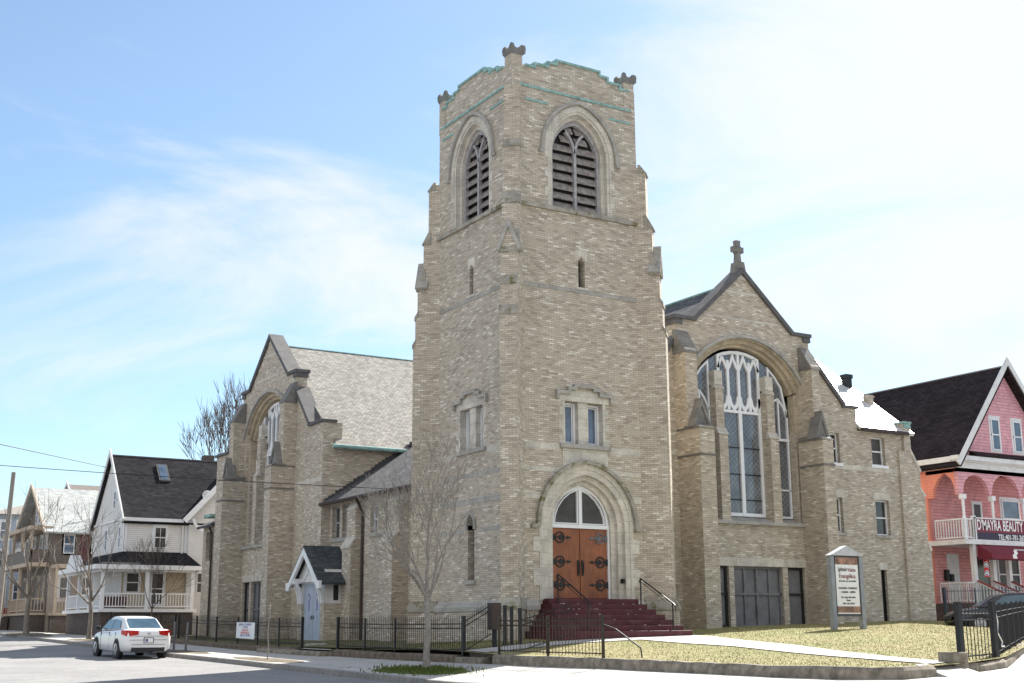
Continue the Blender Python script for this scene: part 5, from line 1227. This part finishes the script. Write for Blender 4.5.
# replace lower walls: side wall, inner wall, upper arcade
ml = MB(); ml.rect(W_(px0), 7.35, py1, 1.3, 8.6, 0, -.2); ml.build('side_wall', PNS, ph)
for ob in list(ph.children):
    if ob.name.startswith('gable_wall'): ob.data.materials[0] = PNK
MB().rect(S_(7.4), px0+.2, px1, 1.3, 8.8, 0, -.2).build('inner_wall', siding_mat('pink_porch_wall', (.84, .38, .38), .15, (.6, .3, .3), True), ph)
arch_h = []
def rarch(a, b, zs, z0): return [(b, z0), (b, zs)]+[((a+b)/2+(b-a)/2*math.cos(math.pi*k/10), zs+(b-a)/2*math.sin(math.pi*k/10)*.92) for k in range(1, 10)]+[(a, zs), (a, z0)]
ar_ = MB(); ar_.prism(S_(py0), [(px0, 7.55), (px0, 8.78), (px1, 8.78), (px1, 7.55), (33.6, 7.55)]+rarch(31.45, 33.5, 7.7, 7.56)[1:-1]+[(31.3, 7.55)]+rarch(29.3, 31.25, 7.7, 7.56)[1:-1]+[(29.1, 7.55)]+rarch(27.3, 29.05, 7.7, 7.56)[1:-1]+[(27.25, 7.55)], 0, -.2).build('arcade', PNK, ph)
MB().prism(W_(px0), [(5.71, 8.77), (5.71, 7.55), (5.74, 7.55)]+[(5.76, 7.9), (5.9, 8.3), (6.3, 8.62), (6.7, 8.3), (6.95, 7.9)]+[(7.0, 7.5), (7.34, 7.5), (7.34, 8.77)], 0, -.18).build('side_arch', PNS, ph)
cn = MB(); cn.rect(S_(py0), px0-.05, px1+.3, 8.78, 9.12, -.1, .06).rect(S_(py0), px0-.3, px1+.3, 9.12, 9.32, -.1, .36).rect(S_(py0), px0-.22, px1+.3, 9.06, 9.14, -.1, .22)
cn.rect(W_(px0), py0+.12, py1, 8.79, 9.05, -.1, .045).rect(W_(px0), py0+.12, py1, 9.055, 9.3, -.1, .29); cn.build('cornice', WHT, ph)
# dark pent roof strip above the cornice
MB().prism(FR((0, 0, 0), (0, -1, 0), (0, 0, 1), (1, 0, 0)), [(-5.5, 9.62), (-5.5, 9.34), (-5.1, 9.34), (-5.1, 9.42)], px0+.9, px1+.3).build('pent_roof', ASP, ph)
for a in (27.05, 29.08, 31.28, 33.53):
    c_ = MB().tube([(a+.1, py0-.05, 5.5), (a+.1, py0-.05, 6.5), (a+.1, py0-.05, 6.6), (a+.1, py0-.05, 7.35)], [.09, .09, .06, .07], 10).box(a-.02, a+.22, py0-.17, py0+.07, 7.35, 7.56); c_.build('column', WHC, ph)
hwin(ph, S_(py0), 29.55, 30.15, 9.75, 11.25, GLB); hwin(ph, S_(py0), 31.15, 31.75, 9.75, 11.25, GLB)
d_ = MB().rect(S_(7.4), 30.1, 30.85, 5.55, 7.55, 0, .05).build('balcony_door', WHT, ph); MB().rect(S_(7.4), 30.25, 30.7, 6.5, 7.4, .05, .06).build('pane', GLM, d_)
hwin(ph, S_(7.4), 32.3, 33.6, 5.9, 7.7, GLB)
# floors
fl_ = MB().box(px0-.15, px1, 5.25, 7.4, 5.30, 5.52).build('balcony_floor', WHT, ph); MB().box(px0, px1, 5.4, 7.4, 2.5, 2.68).build('porch_floor', FOUND, ph)
MB().box(px0+.02, px1, 5.42, 7.38, 1.2, 2.5).build('porch_base', FOUND, ph)
balusters(ph, W_(px0-.05), 5.45, 6.95, 5.58, 6.4, .14, WHT); balusters(ph, S_(5.42), 26.98, 27.62, 5.58, 6.4, .13, WHT)
MB().box(27.6, 27.75, 5.3, 5.5, 5.5, 6.6).build('rail_post', WHT, ph)
balusters(ph, W_(px0-.02), 5.5, 6.95, 2.75, 3.55, .13, WHT); balusters(ph, S_(5.42), 27.0, 27.5, 2.75, 3.55, .13, WHT)
sb = MB().rect(S_(5.32), 27.62, 35, 5.50, 6.50, -.06, .0).build('shop_sign', SGR, ph); MB().rect(S_(5.32), 27.63, 35, 5.48, 5.86, 0, .006).build('sign_strip', plain('navy_strip', (.03, .02, .05), .5), sb)
MB().strip(S_(5.32), [(27.62, 5.48), (35, 5.48), (35, 6.5), (27.62, 6.5)], .03, .03, -.02, .02, closed=True).build('sign_frame', WHT, sb)
text("D'MAYRA BEAUTY SUPPLY", S_(5.31), 27.78, 6.17, .66, WTX, sb, align='LEFT', sx=.60, d=.012, bold=.012)
text("TEL:401-781-2658", S_(5.31), 29.22, 5.66, .34, WTX, sb, align='LEFT', sx=.80, d=.012, bold=.006)
aw_ = MB().prism(FR((0, 0, 0), (0, -1, 0), (0, 0, 1), (1, 0, 0)), [(-5.3, 5.28), (-4.55, 4.86), (-4.55, 4.62), (-4.60, 4.62), (-5.3, 4.62)], 27.7, 35).build('awning', AWN, ph)
text("D'MAYRA HAIR SALON &", FR((0, 4.93, 5.08), (1, 0, 0), (0, -.49, .87) if False else (0, .72, .42), (0, -.45, .89)), 29.75, -.05, .27, WTX, aw_, align='LEFT', sx=.68, d=.02, bold=.006)
text("401-781-2658", S_(4.55), 31.0, 4.74, .20, WTX, aw_, align='LEFT', d=.01, bold=.004)
# small white hair-salon figure mark on the awning
MB().prism(S_(4.55), [(29.15, 4.66), (29.45, 4.66), (29.38, 4.8), (29.5, 4.9), (29.38, 5.05), (29.2, 5.02), (29.25, 4.88), (29.12, 4.82)], .0, .01).build('awning_mark', WTX, aw_)
for a in (27.45, 28.75, 29.85, 31.4, 33.4): MB().box(a, a+.2, 5.35, 5.55, 2.65, 5.3).build('porch_post', WHT, ph)
MB().rect(S_(7.4), 28.05, 28.85, 2.7, 5.0, 0, .05).build('white_door', WHT, ph); MB().rect(S_(7.4), 30.0, 31.0, 2.7, 4.9, 0, .05).build('shop_door', GLD, ph)
sw_ = hwin(ph, S_(7.4), 31.6, 33.2, 3.3, 4.9, GLM); MB().rect(S_(7.4), 31.9, 32.6, 3.35, 3.5, .06, .07).build('violet_display', plain('violet_sign', (.25, .05, .5), .5), sw_)
for i, x in enumerate((27.6, 28.75, 29.95)):
    Fst = FR((x, 5.4, 0), (0, -1, 0), (0, 0, 1), (-1, 0, 0)); b_ = balusters(ph, Fst, 0, 2.3, 2.72, 3.58, .16, WHT, 'stair_railing', z1b=2.6)
    MB().prism(Fst, [(0, 3.66), (2.3, 2.68), (2.3, 2.73), (0, 3.71)], -.06, .06).build('red_handrail', RDB, b_)
ss = MB()
for k in range(6): ss.box(27.6, 33, 5.4-.33*(k+1), 5.4-.33*k, 1.2, 2.66-.2*k-.2)
ss.build('front_steps', FOUND, ph)
tag(MB().tube([(28.05, 5.2, 3.9), (28.05, 5.2, 4.7)], .11, 12).tube([(28.05, 5.2, 3.84), (28.05, 5.2, 3.9)], .14, 12).tube([(28.05, 5.2, 4.7), (28.05, 5.2, 4.78)], .14, 12).build('barber_pole', (lambda mm: mm)(WHC)), 'red white and blue striped barber pole hanging on the pink house porch', 'barber pole')
bpz = bpy.data.objects['barber_pole']
mt, t, b = newmat('barber_stripes'); g = nd(t, 'ShaderNodeNewGeometry'); wv = nd(t, 'ShaderNodeTexWave', wave_type='BANDS', bands_direction='DIAGONAL'); wv.inputs['Scale'].default_value = 1.6
t.links.new(g.outputs['Position'], wv.inputs['Vector']); t.links.new(ramp(t, wv.outputs[0], [(0, (.7, .02, .02)), (.3, (.8, .8, .8)), (.6, (.03, .06, .3)), (.85, (.8, .8, .8))], 'CONSTANT'), b.inputs['Base Color']); bpz.data.materials[0] = mt
mbx = tag(MB().box(27.75, 28.0, 7.2, 7.36, 3.75, 4.25).box(28.08, 28.3, 7.2, 7.36, 3.72, 4.05).build('mailbox', IRN, bevel=.02), 'pair of black mailboxes on the salmon wall left of the white door', 'mailbox')
fs_ = MB().tube([(32.1, 5.2, 6.5), (31.9, 5.0, 7.4)], .015, 5).build('flagpole', WHT); fg = thing('small_flag', 'small red white and blue flag on the pink house balcony', 'flag', (32, 5.2, 6.5)); fs_.parent = fg; fs_.matrix_parent_inverse = Matrix.Translation(-Vector(fg.location))
MB().prism(S_(5.05), [(31.88, 7.3), (31.96, 7.32), (32.02, 6.75), (31.93, 6.7)], 0, .01).build('flag_cloth', mt, fg)
MB().tube([(26.93, 8.0, 9.1), (26.93, 8.0, 1.6)], .05, 6).build('downspout', PNS, ph)
fence('iron_fence', 'blue-grey iron fence between the church corner and the pink house steps', [(24.4, 4.6), (26.3, 2.9), (28.2, 2.6)], 1.25, .14, 1.5, lambda x, y: 2.0, plain('blue_grey_iron', (.07, .09, .11), .5, .3), thick=.014, endpost=.06, rails=(.1, -.1))
tag(MB().box(24.3, 28.6, 3.3, 3.5, 1.2, 2.25).build('dark_lattice_wall', FOUND), 'low dark base wall behind the blue-grey fence at the pink house', 'wall')

# ---- white house
wh = thing('white_house', 'white clapboard house with black roof, skylight and wraparound porch', 'house', (2, 42, 1.4))
gable_block(wh, 'white', -1.9, 9.0, 38.5, 45.1, 1.2, 7.95, 11.75, WSD, WSD, ASD, 'x', .2, .3)
# cross gable toward the church
cg = MB().rect(S_(38.25), 1.65, 6.0, 1.2, 7.95, 0, -.3).prism(S_(38.25), [(1.65, 7.94), (6.0, 7.94), (3.85, 10.3)], 0, -.3); cg.build('cross_gable_wall', WSD, wh)
rm = MB()
for q in ([(1.35, 37.8, 7.75), (1.35, 41.5, 7.75), (3.85, 41.5, 10.5), (3.85, 37.8, 10.5)], [(6.3, 37.8, 7.75), (6.3, 41.5, 7.75), (3.85, 41.5, 10.5), (3.85, 37.8, 10.5)]):
    v = [Vector(a) for a in q]; rm.add(v+[a-Vector((0, 0, .15)) for a in v], [(0, 1, 2, 3), (7, 6, 5, 4)]+[(i, (i+1) % 4, (i+1) % 4+4, i+4) for i in range(4)])
cr_ = rm.build('cross_gable_roof', ASD, wh); MB().strip(S_(37.8), [(1.35, 7.62), (3.85, 10.36), (6.3, 7.62)][::-1], .0, .3, -.03, .05).build('bargeboard', WHC, cr_)
MB().strip(S_(37.95), [(2.4, 7.2), (1.95, 7.5), (1.75, 7.9)], .08, .08, -.05, .05).build('eave_bracket', WHC, cr_)
tr_ = MB()
for a in (-1.92, 1.5): tr_.rect(S_(38.5), a, a+.16, 5.2, 7.9, 0, .03)
tr_.rect(W_(-1.9), 38.47, 38.65, 5.2, 7.9, 0, .03); tr_.rect(S_(38.5), -2.2, 1.65, 7.62, 7.85, 0, .25); tr_.rect(W_(-1.9), 38.2, 45.3, 7.75, 7.85, 0, .08); tr_.build('corner_board', WHC, wh)
hwin(wh, S_(38.5), -.25, .45, 6.2, 7.4, GLD, bars=1)
for a, b, c, d in ((39.0, 39.45, 6.2, 7.4), (41.8, 42.35, 6.2, 7.4), (40.35, 40.95, 8.5, 9.5)): hwin(wh, W_(-1.9), a, b, c, d, GLB)
MB().tube([(1.35, 38.4, 7.7), (1.35, 38.4, 5.8)], .05, 6).build('downspout', WHT, wh)
# skylight, chimney, dish
sl = (11.75-7.95)/3.3
def onroof(x, y, dz=0): return (x, y, 7.95+(y-38.5)*sl+dz)
sk = MB(); a = [onroof(.55, 40.45, .12), onroof(1.0, 40.45, .12), onroof(1.0, 41.25, .12), onroof(.55, 41.25, .12)]; sk.add([Vector(q) for q in a]+[Vector(q)-Vector((0, 0, .2)) for q in a], [(0, 1, 2, 3)]+[(i, (i+1) % 4, (i+1) % 4+4, i+4) for i in range(4)]); sk.build('skylight', GLB, wh)
sk = MB(); 
sk.add([Vector(onroof(.45, 40.4, .02)), Vector(onroof(1.1, 40.4, .02)), Vector(onroof(1.1, 41.3, .02)), Vector(onroof(.45, 41.3, .02))]+[Vector(onroof(.45, 40.4, .11)), Vector(onroof(1.1, 40.4, .11)), Vector(onroof(1.1, 41.3, .11)), Vector(onroof(.45, 41.3, .11))], [(4, 5, 6, 7)]+[(i, (i+1) % 4, (i+1) % 4+4, i+4) for i in range(4)]); sk.build('skylight_frame', BLKP, wh)
MB().box(3.6, 4.2, 42.0, 42.6, 11, 12.1).build('chimney', FOUND, wh)
ds = MB(); rings = []
for k in range(5):
    r_ = .28*k/4+.001; rings.append([(2.5+r_*math.cos(6.283*j/14), 37.9-.0-.12*(1-(k/4)**2)*-1, 9.25+r_*math.sin(6.283*j/14)) for j in range(14)])
ds.loft(rings, caps=False).tube([(2.5, 38.05, 9.25), (2.5, 38.2, 8.95), (2.6, 38.3, 8.6)], .025, 5).tube([(2.5, 38.0, 9.0), (2.5, 37.6, 9.2)], .015, 5); tag(ds.build('satellite_dish', WHC), 'small white satellite dish on the roof edge of the white house', 'satellite dish')
# porch
wp = MB().rect(S_(38.48), -1.9, 1.64, 2.8, 5.9, 0, .02).build('porch_wall', CSD, wh)
hwin(wh, S_(38.45), -2.25+.55, -1.7+.75, 3.75, 4.85, GLM); hwin(wh, S_(38.45), -.3, .42, 3.1, 4.85, GLM); hwin(wh, S_(38.25), 2.2, 2.7, 3.75, 4.9, GLM)
pr_ = MB(); e0, e1 = 5.13, 6.0
pr_.add([(-3.75, 36.6, e0), (2.0, 36.6, e0), (1.6, 38.5, e1), (-1.9, 38.5, e1), (-1.9, 44.6, e1), (-3.75, 45.0, e0)], [(0, 1, 2, 3), (0, 3, 4, 5), (1, 2, 2)][:2]); pr_.add([(2.0, 36.6, e0), (2.2, 38.5, e0), (1.6, 38.5, e1)], [(0, 1, 2)])
pr_.add([(-3.75, 36.6, e0-.08), (2.0, 36.6, e0-.08), (2.2, 38.5, e0-.08), (-1.9, 38.5, e0-.08), (-1.9, 45, e0-.08), (-3.75, 45, e0-.08)], [(0, 1, 2, 3), (0, 3, 4, 5)])
por = pr_.build('porch_roof', ASD, wh, recalc=False)
MB().strip(FR((0, 0, e0-.20), (1, 0, 0), (0, 1, 0), (0, 0, 1)), [(-3.72, 45.0), (-3.72, 36.63), (1.98, 36.63), (2.15, 38.4)], .0, .14, 0, .24).build('porch_fascia', WHC, por)
MB().rect(S_(36.95), -3.4, 1.7, 4.82, 5.0, -.1, .03).rect(W_(-3.4), 36.9, 44.8, 4.82, 5.0, -.1, .03).build('porch_beam', WHC, por)
MB().box(-3.5, 1.85, 36.8, 38.5, 2.68, 2.85).box(-3.5, -1.9, 38.5, 44.9, 2.68, 2.85).build('porch_floor', WHC, wh)
MB().box(-3.3, 1.7, 37.0, 38.4, 1.2, 2.68).box(-3.3, -1.95, 38.4, 44.7, 1.2, 2.68).build('porch_base', FOUND, wh)
for x, y in ((-3.3, 36.95), (-.93, 36.95), (1.57, 36.95), (-3.3, 39.5), (-3.3, 42), (-3.3, 44.6)): MB().box(x-.09, x+.09, y-.09, y+.09, 2.85, 4.85).build('porch_post', WHC, wh)
balusters(wh, S_(36.95), -3.2, -1.0, 2.95, 3.62, .15, WHC); balusters(wh, S_(36.95), -.85, 1.48, 2.95, 3.62, .15, WHC); balusters(wh, W_(-3.3), 37.1, 44.5, 2.95, 3.62, .16, WHC)
MB().prism(W_(-3.78), [(41.6, 5.1), (43.6, 5.1), (42.6, 5.95)], 0, -.6).build('entry_gable', WHC, por)
MB().box(-3.1, -1.95, 37.1, 37.2, 2.9, 3.5).build('maroon_screen', MAR, wh)

# ---- brown house
BGS = siding_mat('beige_clapboard', (.42, .36, .30), .12, (.3, .26, .22))
bh = thing('brown_house', 'brown shingled two-storey house with pale grey roof and double front porch', 'house', (2, 58, 1.6))
gable_block(bh, 'brown', -2.4, 7.0, 54.3, 63.2, 1.4, 8.4, 11.4, BGS, BSD, ASG, 'x', .6, .5, trim=BGE)
hwin(bh, W_(-2.4), 57.6, 58.2, 8.9, 10.1, GLB); hwin(bh, W_(-2.4), 58.6, 59.2, 8.9, 10.1, GLB)
MB().rect(S_(54.3), -.6, 7, 5.9, 8.3, 0, .03).build('maroon_wall', MSD, bh); MB().rect(S_(54.3), -2.4, -.62, 5.9, 8.3, 0, .03).build('shingled_wall', BSD, bh)
fp = MB().box(-3.7, -2.4, 54.4, 63.0, 5.85, 6.1).box(-3.8, -2.3, 54.2, 63.2, 8.2, 8.45).build('porch_slab', BGE, bh)
MB().box(-3.65, -2.4, 54.5, 62.8, 2.75, 2.9).build('porch_floor', BGE, bh); MB().box(-3.5, -2.4, 54.6, 62.6, 1.2, 2.75).build('porch_base', FOUND, bh)
MB().rect(W_(-3.6), 54.5, 62.9, 6.1, 6.95, 0, -.12).rect(S_(54.5), -3.6, -2.4, 6.1, 6.95, 0, -.12).build('porch_parapet', BSD, bh)
for y in (54.6, 57.4, 60.2, 62.8): MB().box(-3.65, -3.47, y-.09, y+.09, 2.9, 5.85).box(-3.65, -3.47, y-.09, y+.09, 6.9, 8.2).build('porch_post', BGE, bh)
balusters(bh, W_(-3.58), 54.7, 60, 3.0, 3.75, .17, BGE); balusters(bh, S_(54.55), -3.5, -2.5, 3.0, 3.75, .17, BGE)
for a in (55.2, 56.6, 58.8, 61): hwin(bh, W_(-2.4), a, a+.7, 3.6, 5.2, GLB, BGE); hwin(bh, W_(-2.4), a, a+.7, 6.6, 7.9, GLB, WHT)
for a in (-1.6, .2): hwin(bh, S_(54.3), a, a+.7, 6.7, 7.95, GLB, WHT)
MB().box(-2.3, .9, 52.7, 54.28, 5.7, 5.95).build('side_porch_roof', BGE, bh); MB().box(-2.3, .9, 52.8, 54.28, 2.7, 2.9).build('side_porch_floor', BGE, bh); MB().box(-2.2, .8, 52.9, 54.28, 1.2, 2.7).build('porch_base', FOUND, bh)
for x in (-2.2, -.7, .8): MB().box(x-.08, x+.08, 52.8, 52.96, 2.9, 5.7).build('porch_post', BGE, bh)
balusters(bh, S_(52.85), -2.1, .75, 3.0, 3.75, .17, BGE)
for a in (-1.7, -.3): hwin(bh, S_(54.3), a, a+.6, 3.7, 5.2, GLD, WHT)
hs = MB()
for k in range(7): hs.box(-3.6-.3*(k+1), -3.6-.3*k, 60.2, 62.2, 1.3, 2.85-.2*(k+1))
hs.build('front_steps', FOUND, bh)
for y in (60.15, 62.25):
    balusters(bh, FR((-3.6, y, 0), (-1, 0, 0), (0, 0, 1), (0, -1, 0)), 0, 2.1, 2.9, 3.75, .17, BGE, 'stair_railing', z1b=2.5)
# ---- pale blue block and the roofs behind
bb_ = thing('blue_building', 'pale blue three-storey building with low hipped roof at the far left', 'building', (0, 72, 1.6))
MB().rect(S_(66.2), -4, 8, 1.4, 10.1, 0, -.2).rect(W_(-4), 66.25, 84, 1.4, 10.1, 0, -.2).build('wall', BLS, bb_)
MB().rect(S_(66.2), -4.1, 8, 1.4, 3.4, 0.0, .06).rect(W_(-4), 66.25, 84, 1.4, 3.4, 0, .06).build('painted_base', RDB, bb_)
MB().add([(-4.6, 65.6, 10.1), (8.6, 65.6, 10.1), (8.6, 84.6, 10.1), (-4.6, 84.6, 10.1), (0, 71, 11.6), (4, 71, 11.6), (4, 79, 11.6), (0, 79, 11.6)], [(0, 1, 5, 4), (1, 2, 6, 5), (2, 3, 7, 6), (3, 0, 4, 7), (4, 5, 6, 7), (3, 2, 1, 0)]).build('roof', plain('weathered_grey_roof', (.22, .2, .18), .9), bb_)
for z in (3.9, 6.2, 8.3):
    for a in (-3.5, -2.3, -1.1): hwin(bb_, S_(66.2), a, a+.65, z, z+1.3, GLB)
    for k in range(5): hwin(bb_, W_(-4), 67.3+3.2*k, 68.1+3.2*k, z, z+1.3, GLB)
h3 = thing('grey_roof_house', 'grey-brown roofed house whose ridge shows above the brown house', 'house', (8, 72, 1.6))
gable_block(h3, 'x', 2.5, 16, 66.5, 76, 1.4, 9.6, 13.1, BSD, BSD, plain('brown_grey_roof', (.20, .175, .16), .9), 'x')
# grey and teal edging, low rail by the white house drive
tag(MB().box(-.6, 0.9, 35.6, 35.75, 1.3, 2.5).build('board_fence', FOUND), 'short dark board fence right of the white house porch', 'fence')
tag(MB().box(-3.4, -.4, 48.2, 48.35, 1.4, 2.4).build('board_fence', FOUND), 'dark board fence between the white and brown houses', 'fence')
# far tree masses beyond the streets
for i, (x, y, h) in enumerate(((-14, 120, 9), (-6, 128, 10), (2, 118, 9))):
    bare_tree('bare_background_tree', ['leftmost of the far bare trees at the end of the street', 'middle one of the far bare trees at the end of the street', 'rightmost of the far bare trees at the end of the street'][i], (x, y, 1.4), h, 40+i, .2, 1.1, BARKD, .3, 4, twig=.025, nmain=6, grp='far bare trees at the end of the street')
